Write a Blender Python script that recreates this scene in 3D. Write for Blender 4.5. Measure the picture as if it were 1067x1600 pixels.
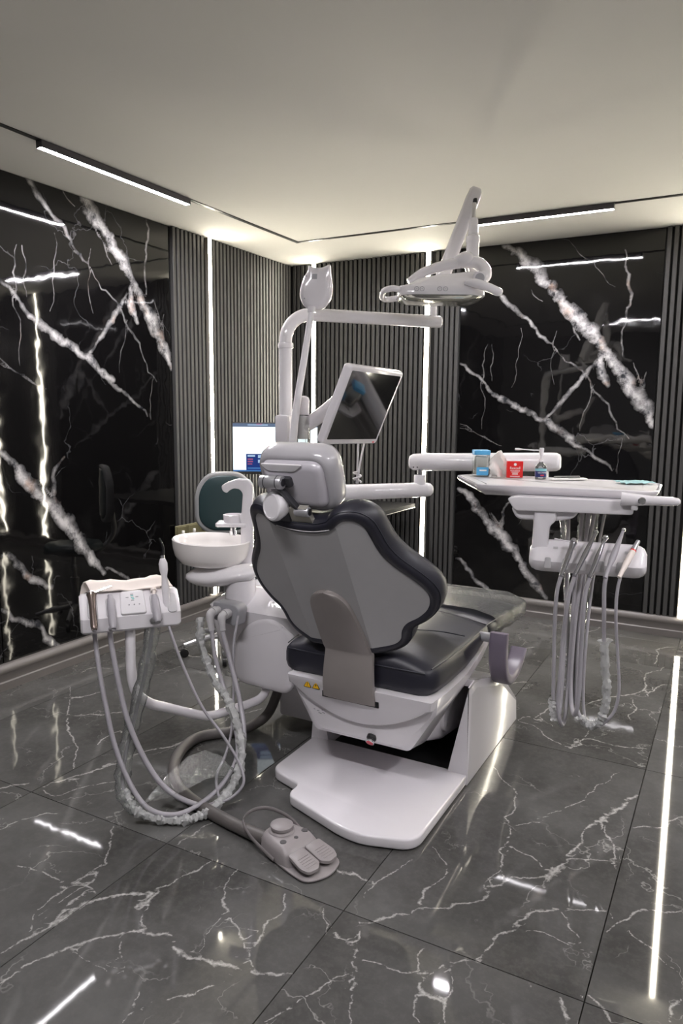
import bpy, bmesh, math, random
import numpy as np
from mathutils import Vector, Matrix

for _o in list(bpy.data.objects):
    bpy.data.objects.remove(_o)
SC = bpy.context.scene
COL = SC.collection
random.seed(7)

# ------------------------------------------------------------------ camera
cam_d = bpy.data.cameras.new('camera')
cam = bpy.data.objects.new('camera', cam_d)
COL.objects.link(cam)
cam_d.sensor_fit = 'VERTICAL'
cam_d.sensor_height = 36.0
cam_d.lens = 36.0 * 1126.94 / 1600.0
cam_d.clip_start = 0.02
_R = Vector((0.87757744, 0.47935868, 0.00854963))
_D = Vector((0.07184257, -0.11385131, -0.99089683))
_F = Vector((-0.47402161, 0.87020293, -0.1343517))
_m = Matrix((_R, -_D, -_F)).transposed().to_4x4()
_m.translation = Vector((0, 0, 1.4))
cam.matrix_world = _m
SC.camera = cam

# ------------------------------------------------------------------ world and exposure
world = bpy.data.worlds.new('world')
SC.world = world
world.use_nodes = True
world.node_tree.nodes['Background'].inputs[0].default_value = (0.9, 0.9, 1.0, 1)
world.node_tree.nodes['Background'].inputs[1].default_value = 0.02
SC.view_settings.view_transform = 'Standard'
SC.view_settings.look = 'None'
SC.view_settings.gamma = 1.0
SC.view_settings.use_curve_mapping = False
SC.view_settings.exposure = 0.0
BAR_POWER = 420.0      # ceiling light bars
STRIP_POWER = 70.0     # wall light strips

# ------------------------------------------------------------------ materials
MATS = {}


def nodes_of(name):
    m = bpy.data.materials.new(name)
    m.use_nodes = True
    nt = m.node_tree
    return m, nt, nt.nodes['Principled BSDF']


def mat(name, col, rough=0.4, metal=0.0, spec=0.5, coat=0.0, var=0.04, scale=18.0, bump=0.0, sheen=0.0):
    """plain surface with a little procedural variation in tone and gloss"""
    if name in MATS:
        return MATS[name]
    m, nt, b = nodes_of(name)
    N, L = nt.nodes, nt.links
    tc = N.new('ShaderNodeTexCoord')
    nz = N.new('ShaderNodeTexNoise')
    nz.inputs['Scale'].default_value = scale
    nz.inputs['Detail'].default_value = 3
    L.new(tc.outputs['Object'], nz.inputs['Vector'])
    mr = N.new('ShaderNodeMapRange')
    mr.inputs[3].default_value = 1 - var
    mr.inputs[4].default_value = 1 + var
    L.new(nz.outputs['Fac'], mr.inputs[0])
    mx = N.new('ShaderNodeVectorMath')
    mx.operation = 'SCALE'
    mx.inputs[0].default_value = col
    L.new(mr.outputs[0], mx.inputs['Scale'])
    L.new(mx.outputs[0], b.inputs['Base Color'])
    b.inputs['Metallic'].default_value = metal
    b.inputs['Roughness'].default_value = rough
    b.inputs['Specular IOR Level'].default_value = spec
    b.inputs['Coat Weight'].default_value = coat
    b.inputs['Coat Roughness'].default_value = 0.05
    if bump:
        n2 = N.new('ShaderNodeTexNoise')
        n2.inputs['Scale'].default_value = scale * 12
        n2.inputs['Detail'].default_value = 4
        L.new(tc.outputs['Object'], n2.inputs['Vector'])
        bp = N.new('ShaderNodeBump')
        bp.inputs['Strength'].default_value = bump
        bp.inputs['Distance'].default_value = 0.002
        L.new(n2.outputs['Fac'], bp.inputs['Height'])
        L.new(bp.outputs[0], b.inputs['Normal'])
    MATS[name] = m
    return m


def emit(name, col, power):
    m = bpy.data.materials.new(name)
    m.use_nodes = True
    nt = m.node_tree
    nt.nodes.clear()
    e = nt.nodes.new('ShaderNodeEmission')
    o = nt.nodes.new('ShaderNodeOutputMaterial')
    e.inputs[0].default_value = (*col, 1)
    e.inputs[1].default_value = power
    nt.links.new(e.outputs[0], o.inputs[0])
    MATS[name] = m
    return m


def film(name, tint=(0.95, 0.97, 0.95), gloss=0.35, rough=0.15, white=0.1, wrinkle=0.5, scale=60):
    """thin clear plastic: mostly see-through, with glints and a little haze"""
    m = bpy.data.materials.new(name)
    m.use_nodes = True
    nt = m.node_tree
    N, L = nt.nodes, nt.links
    N.clear()
    out = N.new('ShaderNodeOutputMaterial')
    tr = N.new('ShaderNodeBsdfTransparent')
    tr.inputs[0].default_value = (*tint, 1)
    gl = N.new('ShaderNodeBsdfGlossy')
    gl.inputs['Roughness'].default_value = rough
    df = N.new('ShaderNodeBsdfDiffuse')
    df.inputs[0].default_value = (0.85, 0.86, 0.84, 1)
    tc = N.new('ShaderNodeTexCoord')
    nz = N.new('ShaderNodeTexNoise')
    nz.inputs['Scale'].default_value = scale
    nz.inputs['Detail'].default_value = 4
    L.new(tc.outputs['Object'], nz.inputs['Vector'])
    bp = N.new('ShaderNodeBump')
    bp.inputs['Strength'].default_value = wrinkle
    bp.inputs['Distance'].default_value = 0.01
    L.new(nz.outputs['Fac'], bp.inputs['Height'])
    L.new(bp.outputs[0], gl.inputs['Normal'])
    lw = N.new('ShaderNodeLayerWeight')
    lw.inputs[0].default_value = gloss
    L.new(bp.outputs[0], lw.inputs['Normal'])
    m1 = N.new('ShaderNodeMixShader')
    L.new(lw.outputs['Fresnel'], m1.inputs[0])
    L.new(tr.outputs[0], m1.inputs[1])
    L.new(gl.outputs[0], m1.inputs[2])
    m2 = N.new('ShaderNodeMixShader')
    m2.inputs[0].default_value = white
    L.new(m1.outputs[0], m2.inputs[1])
    L.new(df.outputs[0], m2.inputs[2])
    L.new(m2.outputs[0], out.inputs[0])
    MATS[name] = m
    return m


mat('white_plastic', (0.76, 0.735, 0.76), 0.12, coat=0.5, var=0.015)
mat('white_gloss', (0.82, 0.80, 0.82), 0.08, coat=0.5, var=0.01)
mat('white_satin', (0.74, 0.72, 0.74), 0.3, var=0.02)
mat('ceramic', (0.85, 0.82, 0.80), 0.06, coat=0.6, var=0.01)
mat('grey_shell', (0.44, 0.435, 0.44), 0.42, var=0.03, scale=30, bump=0.05)
mat('navy_leather', (0.016, 0.016, 0.025), 0.42, var=0.1, scale=40, bump=0.12)
mat('navy_piping', (0.02, 0.022, 0.034), 0.4)
mat('head_leather', (0.42, 0.41, 0.43), 0.22, coat=0.3, var=0.03)
mat('head_shell', (0.52, 0.50, 0.54), 0.25, coat=0.2, var=0.02)
mat('taupe_metal', (0.34, 0.31, 0.295), 0.38, metal=0.35, var=0.04)
mat('bronze', (0.24, 0.19, 0.17), 0.25, metal=0.7, var=0.05)
mat('steel', (0.5, 0.5, 0.52), 0.3, metal=0.6, var=0.05)
mat('tool_steel', (0.34, 0.34, 0.36), 0.2, metal=0.9, var=0.05)
mat('chrome', (0.8, 0.8, 0.82), 0.07, metal=1.0, var=0.02)
mat('dark_steel', (0.10, 0.10, 0.11), 0.3, metal=0.8)
mat('black_plastic', (0.012, 0.012, 0.013), 0.35)
mat('black_gloss', (0.006, 0.006, 0.007), 0.06, coat=0.4)
mat('grey_plastic', (0.33, 0.33, 0.35), 0.4)
mat('grey_pale', (0.52, 0.51, 0.52), 0.4)
mat('hose_grey', (0.36, 0.345, 0.37), 0.35, var=0.03)
mat('hose_taupe', (0.115, 0.105, 0.10), 0.45, var=0.05)
mat('pedal_grey', (0.29, 0.265, 0.265), 0.42, var=0.05, scale=40)
mat('pedal_dark', (0.08, 0.075, 0.078), 0.5)
mat('lilac', (0.17, 0.145, 0.19), 0.35, var=0.04)
mat('red', (0.75, 0.012, 0.012), 0.35)
mat('pink_red', (0.65, 0.05, 0.08), 0.35)
mat('yellow', (0.85, 0.48, 0.01), 0.4)
mat('sky_blue', (0.10, 0.42, 0.75), 0.35)
mat('label_navy', (0.02, 0.03, 0.14), 0.4)
mat('label_teal', (0.25, 0.55, 0.6), 0.4)
mat('paper', (0.84, 0.82, 0.79), 0.7, var=0.03)
mat('paper_cream', (0.82, 0.74, 0.68), 0.75, var=0.03)
mat('print_white', (0.85, 0.85, 0.85), 0.5)
mat('print_grey', (0.25, 0.25, 0.27), 0.5)
mat('print_teal', (0.12, 0.5, 0.45), 0.5)
mat('tray_mat', (0.60, 0.58, 0.57), 0.35, var=0.03)
mat('teal_vinyl', (0.020, 0.042, 0.045), 0.4, var=0.06, bump=0.05)
mat('rim_grey', (0.30, 0.30, 0.30), 0.4)
mat('socket_bronze', (0.17, 0.155, 0.085), 0.4, metal=0.3)
mat('mint_film', (0.45, 0.72, 0.74), 0.25, var=0.15, scale=90)
mat('amber_plastic', (0.75, 0.72, 0.5), 0.3)
mat('slat', (0.052, 0.051, 0.050), 0.45, var=0.06, scale=6)
mat('slat_back', (0.016, 0.016, 0.016), 0.7)
mat('baseboard', (0.155, 0.142, 0.134), 0.38, var=0.05)
mat('paint_ceiling', (0.74, 0.725, 0.69), 0.85, var=0.015, scale=3)
mat('paint_wall', (0.16, 0.16, 0.16), 0.7, var=0.03, scale=4)
mat('track_black', (0.012, 0.011, 0.011), 0.4)
mat('bar_housing', (0.055, 0.05, 0.06), 0.4)
mat('alu', (0.5, 0.48, 0.42), 0.4, metal=0.6)
mat('desk_black', (0.010, 0.010, 0.011), 0.75, spec=0.15)
mat('grout', (0.03, 0.03, 0.028), 0.8)
mat('led_chip', (0.5, 0.5, 0.45), 0.12, metal=0.8, var=0.3, scale=150)
emit('bar_light', (1.0, 0.965, 1.0), BAR_POWER)
emit('strip_light', (1.0, 0.925, 0.76), STRIP_POWER)
film('clear_film', gloss=0.45, rough=0.12, white=0.06, wrinkle=0.7, scale=70)
film('crinkled_film', gloss=0.6, rough=0.2, white=0.42, wrinkle=1.0, scale=110)
film('clear_plastic', gloss=0.4, rough=0.05, white=0.05, wrinkle=0.05, scale=20)
film('bottle_glass', tint=(0.9, 0.93, 0.95), gloss=0.5, rough=0.03, white=0.08, wrinkle=0.02, scale=20)

# ------------------------------------------------------------------ mesh helpers


def crom(pts, n=8, closed=False):
    """Catmull-Rom through points (any dimension)"""
    P = [np.array(p, float) for p in pts]
    k = len(P)
    out = []
    rng = range(k if closed else k - 1)
    for i in rng:
        if closed:
            a, b, c, d = P[(i - 1) % k], P[i], P[(i + 1) % k], P[(i + 2) % k]
        else:
            b, c = P[i], P[i + 1]
            a = P[i - 1] if i > 0 else 2 * b - c
            d = P[i + 2] if i + 2 < k else 2 * c - b
        for j in range(n):
            t = j / n
            out.append(0.5 * ((2 * b) + (c - a) * t + (2 * a - 5 * b + 4 * c - d) * t * t + (3 * b - a - 3 * c + d) * t ** 3))
    if not closed:
        out.append(P[-1])
    return out


def fillet(pts, r, n=5):
    """round the corners of a closed 2D polygon"""
    out = []
    k = len(pts)
    for i in range(k):
        p = np.array(pts[i], float)
        rr = r[i] if isinstance(r, (list, tuple)) else r
        a = np.array(pts[i - 1], float) - p
        b = np.array(pts[(i + 1) % k], float) - p
        la, lb = np.linalg.norm(a), np.linalg.norm(b)
        if rr <= 0:
            out.append(tuple(p))
            continue
        t = min(rr, la * 0.49, lb * 0.49)
        p0, p1 = p + a / la * t, p + b / lb * t
        for j in range(n + 1):
            s = j / n
            q = (1 - s) ** 2 * p0 + 2 * s * (1 - s) * p + s * s * p1
            out.append(tuple(q))
    return out


def inset2(pts, d):
    """move a closed 2D outline inwards by d"""
    P = np.array(pts, float)
    nx, pv = np.roll(P, -1, 0), np.roll(P, 1, 0)
    area = 0.5 * np.sum(P[:, 0] * nx[:, 1] - nx[:, 0] * P[:, 1])
    t = nx - pv
    t /= np.maximum(np.linalg.norm(t, axis=1, keepdims=True), 1e-9)
    n = np.stack([-t[:, 1], t[:, 0]], 1) * (1 if area > 0 else -1)
    return P + n * d


class MB:
    def __init__(s):
        s.v = []
        s.f = []

    def add(s, v, f):
        o = len(s.v)
        s.v += [tuple(float(c) for c in p) for p in v]
        s.f += [tuple(i + o for i in q) for q in f]
        return s

    def loft(s, rings, cap0=True, cap1=True, closed=True):
        n = len(rings[0])
        v = [p for r in rings for p in r]
        f = []
        for i in range(len(rings) - 1):
            for j in range(n if closed else n - 1):
                a, b = i * n + j, i * n + (j + 1) % n
                f.append((a, b, b + n, a + n))
        if closed and cap0:
            f.append(tuple(range(n))[::-1])
        if closed and cap1:
            f.append(tuple(range((len(rings) - 1) * n, len(rings) * n)))
        return s.add(v, f)

    def tube(s, path, r, n=12, caps=True, sq=None, jit=0.0, seed=1):
        rj = random.Random(seed)
        P = [Vector(p) for p in path]
        k = len(P)
        R = list(r) if isinstance(r, (list, tuple, np.ndarray)) else [r] * k
        T = []
        for i in range(k):
            t = P[min(i + 1, k - 1)] - P[max(i - 1, 0)]
            T.append(t.normalized() if t.length > 1e-9 else Vector((0, 0, 1)))
        up = Vector((0, 0, 1)) if abs(T[0].z) < 0.9 else Vector((1, 0, 0))
        a = T[0].cross(up).normalized()
        rings = []
        for i in range(k):
            if i:
                q = T[i - 1].rotation_difference(T[i])
                a = q @ a
            a = (a - T[i] * a.dot(T[i])).normalized()
            b = T[i].cross(a)
            ring = []
            for j in range(n):
                th = 2 * math.pi * j / n
                ca, sa = math.cos(th), math.sin(th)
                if sq:
                    ca *= sq[0]
                    sa *= sq[1]
                kj = 1 + rj.uniform(-jit, jit) if jit else 1
                ring.append(P[i] + (a * ca + b * sa) * R[i] * kj)
            rings.append(ring)
        return s.loft(rings, caps, caps)

    def rod(s, a, b, r, n=16, bev=0.0):
        a, b = Vector(a), Vector(b)
        if not bev:
            return s.tube([a, b], r, n)
        t = (b - a).normalized()
        return s.tube([a, a + t * bev * 0.3, a + t * bev, b - t * bev, b - t * bev * 0.3, b], [r - bev, r - bev * 0.3, r, r, r - bev * 0.3, r - bev], n)

    def lathe(s, prof, o, axis=(0, 0, 1), n=32, caps=True, scale=(1, 1)):
        o, ax = Vector(o), Vector(axis).normalized()
        up = Vector((0, 1, 0)) if abs(ax.z) > 0.7 else Vector((0, 0, 1))
        a = up.cross(ax).normalized()
        b = ax.cross(a)
        rings = [[o + ax * z + (a * math.cos(2 * math.pi * j / n) * scale[0] + b * math.sin(2 * math.pi * j / n) * scale[1]) * max(r, 1e-4) for j in range(n)] for r, z in prof]
        return s.loft(rings, caps, caps)

    def box(s, c, size, ax=None, bev=0.0, seg=2):
        bm = bmesh.new()
        bmesh.ops.create_cube(bm, size=1.0)
        for v in bm.verts:
            v.co = Vector((v.co.x * size[0], v.co.y * size[1], v.co.z * size[2]))
        if bev:
            bmesh.ops.bevel(bm, geom=list(bm.edges), offset=bev, segments=seg, profile=0.5, affect='EDGES')
        A = [Vector(q) for q in (ax or ((1, 0, 0), (0, 1, 0), (0, 0, 1)))]
        c = Vector(c)
        bm.verts.index_update()
        v = [c + A[0] * q.co.x + A[1] * q.co.y + A[2] * q.co.z for q in bm.verts]
        f = [tuple(q.index for q in fc.verts) for fc in bm.faces]
        bm.free()
        return s.add(v, f)

    def prism(s, pts, o, ax, ay, t0, t1, bev=0.0, n=3):
        """closed 2D outline in the plane (ax, ay), extruded t0..t1 along ax x ay"""
        o, ax, ay = Vector(o), Vector(ax), Vector(ay)
        az = ax.cross(ay).normalized()
        P = np.array(pts, float)
        nx = np.roll(P, -1, 0)
        if np.sum(P[:, 0] * nx[:, 1] - nx[:, 0] * P[:, 1]) < 0:
            P = P[::-1]

        def ring(q, t):
            return [o + ax * float(x) + ay * float(y) + az * t for x, y in q]
        rings = []
        if bev:
            for i in range(n + 1):
                th = math.pi / 2 * i / n
                rings.append(ring(inset2(P, bev * (1 - math.sin(th))), t0 + bev * (1 - math.cos(th))))
            for i in range(n, -1, -1):
                th = math.pi / 2 * i / n
                rings.append(ring(inset2(P, bev * (1 - math.sin(th))), t1 - bev * (1 - math.cos(th))))
        else:
            rings = [ring(P, t0), ring(P, t1)]
        return s.loft(rings)

    def ball(s, c, r, n=16, ax=None):
        r = r if isinstance(r, (tuple, list)) else (r, r, r)
        A = [Vector(q) for q in (ax or ((1, 0, 0), (0, 1, 0), (0, 0, 1)))]
        c = Vector(c)
        rings = []
        m = n // 2
        for i in range(m + 1):
            ph = -math.pi / 2 + math.pi * i / m
            rr = max(math.cos(ph), 0.004)
            rings.append([c + A[0] * r[0] * rr * math.cos(2 * math.pi * j / n) + A[1] * r[1] * rr * math.sin(2 * math.pi * j / n) + A[2] * r[2] * math.sin(ph) for j in range(n)])
        return s.loft(rings)

    def grid(s, rows, thick=None):
        """rows of points; with thick = vector a solid sheet"""
        m, n = len(rows), len(rows[0])
        v = [p for r in rows for p in r]
        f = [(i * n + j, i * n + j + 1, (i + 1) * n + j + 1, (i + 1) * n + j) for i in range(m - 1) for j in range(n - 1)]
        if thick is not None:
            t = Vector(thick)
            v2 = [Vector(p) + t for p in v]
            N = len(v)
            f2 = [tuple(i + N for i in q[::-1]) for q in f]
            e = []
            for j in range(n - 1):
                e.append((j + 1, j, j + N, j + 1 + N))
                k = (m - 1) * n + j
                e.append((k, k + 1, k + 1 + N, k + N))
            for i in range(m - 1):
                a, b = i * n, (i + 1) * n
                e.append((a, b, b + N, a + N))
                a, b = a + n - 1, b + n - 1
                e.append((b, a, a + N, b + N))
            v, f = list(v) + v2, f + f2 + e
        return s.add(v, f)

    def mesh(s, name, loc=(0, 0, 0), ang=35, fix=True):
        me = bpy.data.meshes.new(name)
        L = Vector(loc)
        me.from_pydata([Vector(p) - L for p in s.v], [], s.f)
        if fix:
            bm = bmesh.new()
            bm.from_mesh(me)
            bmesh.ops.recalc_face_normals(bm, faces=bm.faces)
            bm.to_mesh(me)
            bm.free()
        if ang:
            me.polygons.foreach_set('use_smooth', [True] * len(me.polygons))
            me.set_sharp_from_angle(angle=math.radians(ang))
        me.update()
        return me

    def build(s, name, m, parent=None, ang=35, label=None, loc=None):
        root = Vector((0, 0, 0))
        if parent is not None:
            root = Vector(parent['_o'])
        elif loc is not None:
            root = Vector(loc)
        me = s.mesh(name, root, ang)
        me.materials.append(MATS[m] if isinstance(m, str) else m)
        o = bpy.data.objects.new(name, me)
        COL.objects.link(o)
        if parent is not None:
            o.parent = parent
        else:
            o.location = root
        o['_o'] = tuple(root)
        if label:
            o['label'] = label
        return o


def thing(name, loc, label, cat, group=None):
    e = bpy.data.objects.new(name, None)
    COL.objects.link(e)
    e.empty_display_size = 0.05
    e.location = loc
    e['_o'] = tuple(loc)
    e['label'] = label
    e['category'] = cat
    if group:
        e['group'] = group
    return e


def tag(o, label, cat, group=None):
    o['label'] = label
    o['category'] = cat
    if group:
        o['group'] = group
    return o


def struct(o):
    o['kind'] = 'structure'
    return o


def text_part(name, body, size, o, ax, ay, m, parent, align='CENTER'):
    cu = bpy.data.curves.new(name, 'FONT')
    cu.body = body
    cu.size = size
    cu.align_x = align
    cu.align_y = 'CENTER'
    cu.extrude = 0.0002
    cu.resolution_u = 2
    tmp = bpy.data.objects.new(name, cu)
    COL.objects.link(tmp)
    dg = bpy.context.evaluated_depsgraph_get()
    me = bpy.data.meshes.new_from_object(tmp.evaluated_get(dg))
    bpy.data.objects.remove(tmp)
    o, ax, ay = Vector(o), Vector(ax).normalized(), Vector(ay).normalized()
    az = ax.cross(ay)
    root = Vector(parent['_o'])
    for v in me.vertices:
        v.co = o + ax * v.co.x + ay * v.co.y + az * v.co.z - root
    me.materials.clear()
    me.materials.append(MATS[m])
    ob = bpy.data.objects.new(name, me)
    COL.objects.link(ob)
    ob.parent = parent
    ob['_o'] = tuple(root)
    return ob


X, Y, Z = Vector((1, 0, 0)), Vector((0, 1, 0)), Vector((0, 0, 1))

# ------------------------------------------------------------------ room
XL, YB, ZC = -3.173, 4.969, 2.552
XR, YR = 1.9, -0.9
MARBLE=[
(0.045,[(0.29,2.55),(0.39,2.49),(0.47,2.41),(0.55,2.31),(0.63,2.22),(0.72,2.12),(0.82,2.04),(0.91,1.94),(0.97,1.85),(1.03,1.77)]),
(0.03,[(0.96,1.79),(0.96,1.70),(1.01,1.60)]),
(0.045,[(1.03,1.77),(1.10,1.68),(1.15,1.59),(1.21,1.49),(1.27,1.42),(1.30,1.35)]),
(0.018,[(0.15,2.33),(0.24,2.25),(0.34,2.15),(0.44,2.06),(0.53,1.98),(0.61,1.89)]),
(0.008,[(0.61,1.89),(0.69,1.81),(0.80,1.73),(0.88,1.66),(0.96,1.54),(1.05,1.40),(1.16,1.26)]),
(0.016,[(0.62,1.38),(0.71,1.48),(0.79,1.58),(0.86,1.67),(0.93,1.76)]),
(0.012,[(0.01,1.76),(0.11,1.69),(0.21,1.60)]),
(0.024,[(0.21,1.60),(0.30,1.52),(0.40,1.47),(0.51,1.42),(0.62,1.37),(0.70,1.31),(0.80,1.25),(0.64,1.36),(0.75,1.27),(0.86,1.20)]),
(0.012,[(0.86,1.20),(0.96,1.13),(1.07,1.05)]),
(0.04,[(0.02,0.87),(0.16,0.74),(0.26,0.63),(0.38,0.51),(0.48,0.40),(0.58,0.26),(0.68,0.14)]),
(0.012,[(0.43,0.83),(0.35,0.72),(0.35,0.62),(0.27,0.71)]),
(0.022,[(0.02,0.35),(0.13,0.27),(0.26,0.16),(0.31,0.13)]),
(0.011,[(1.07,2.44),(1.08,2.34),(1.10,2.23),(1.12,2.10),(1.10,2.01),(1.08,1.94),(1.09,1.78)]),
(0.004,[(0.67,2.55),(0.83,2.41),(0.92,2.33),(1.02,2.22)]),
(0.005,[(0.20,1.89),(0.17,1.75),(0.16,1.59),(0.18,1.30)]),
(0.005,[(0.23,1.89),(0.24,1.76),(0.24,1.64)]),
(0.004,[(0.43,1.99),(0.42,1.80),(0.38,1.59)]),
(0.004,[(0.67,1.96),(0.66,1.83),(0.67,1.61)]),
(0.005,[(0.02,1.34),(0.19,1.25),(0.33,1.19)]),
(0.004,[(0.93,1.61),(0.89,1.46),(0.85,1.30)]),
(0.006,[(0.49,2.24),(0.57,2.16)]),
(0.007,[(0.70,2.10),(0.77,2.00),(0.82,1.90)]),
(0.006,[(1.16,1.74),(1.20,1.64),(1.23,1.58),(1.24,1.68)]),
(0.004,[(0.02,1.31),(0.16,1.26),(0.32,1.19)]),
(0.004,[(1.10,1.03),(1.11,1.19),(1.14,1.29)]),
]
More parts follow.
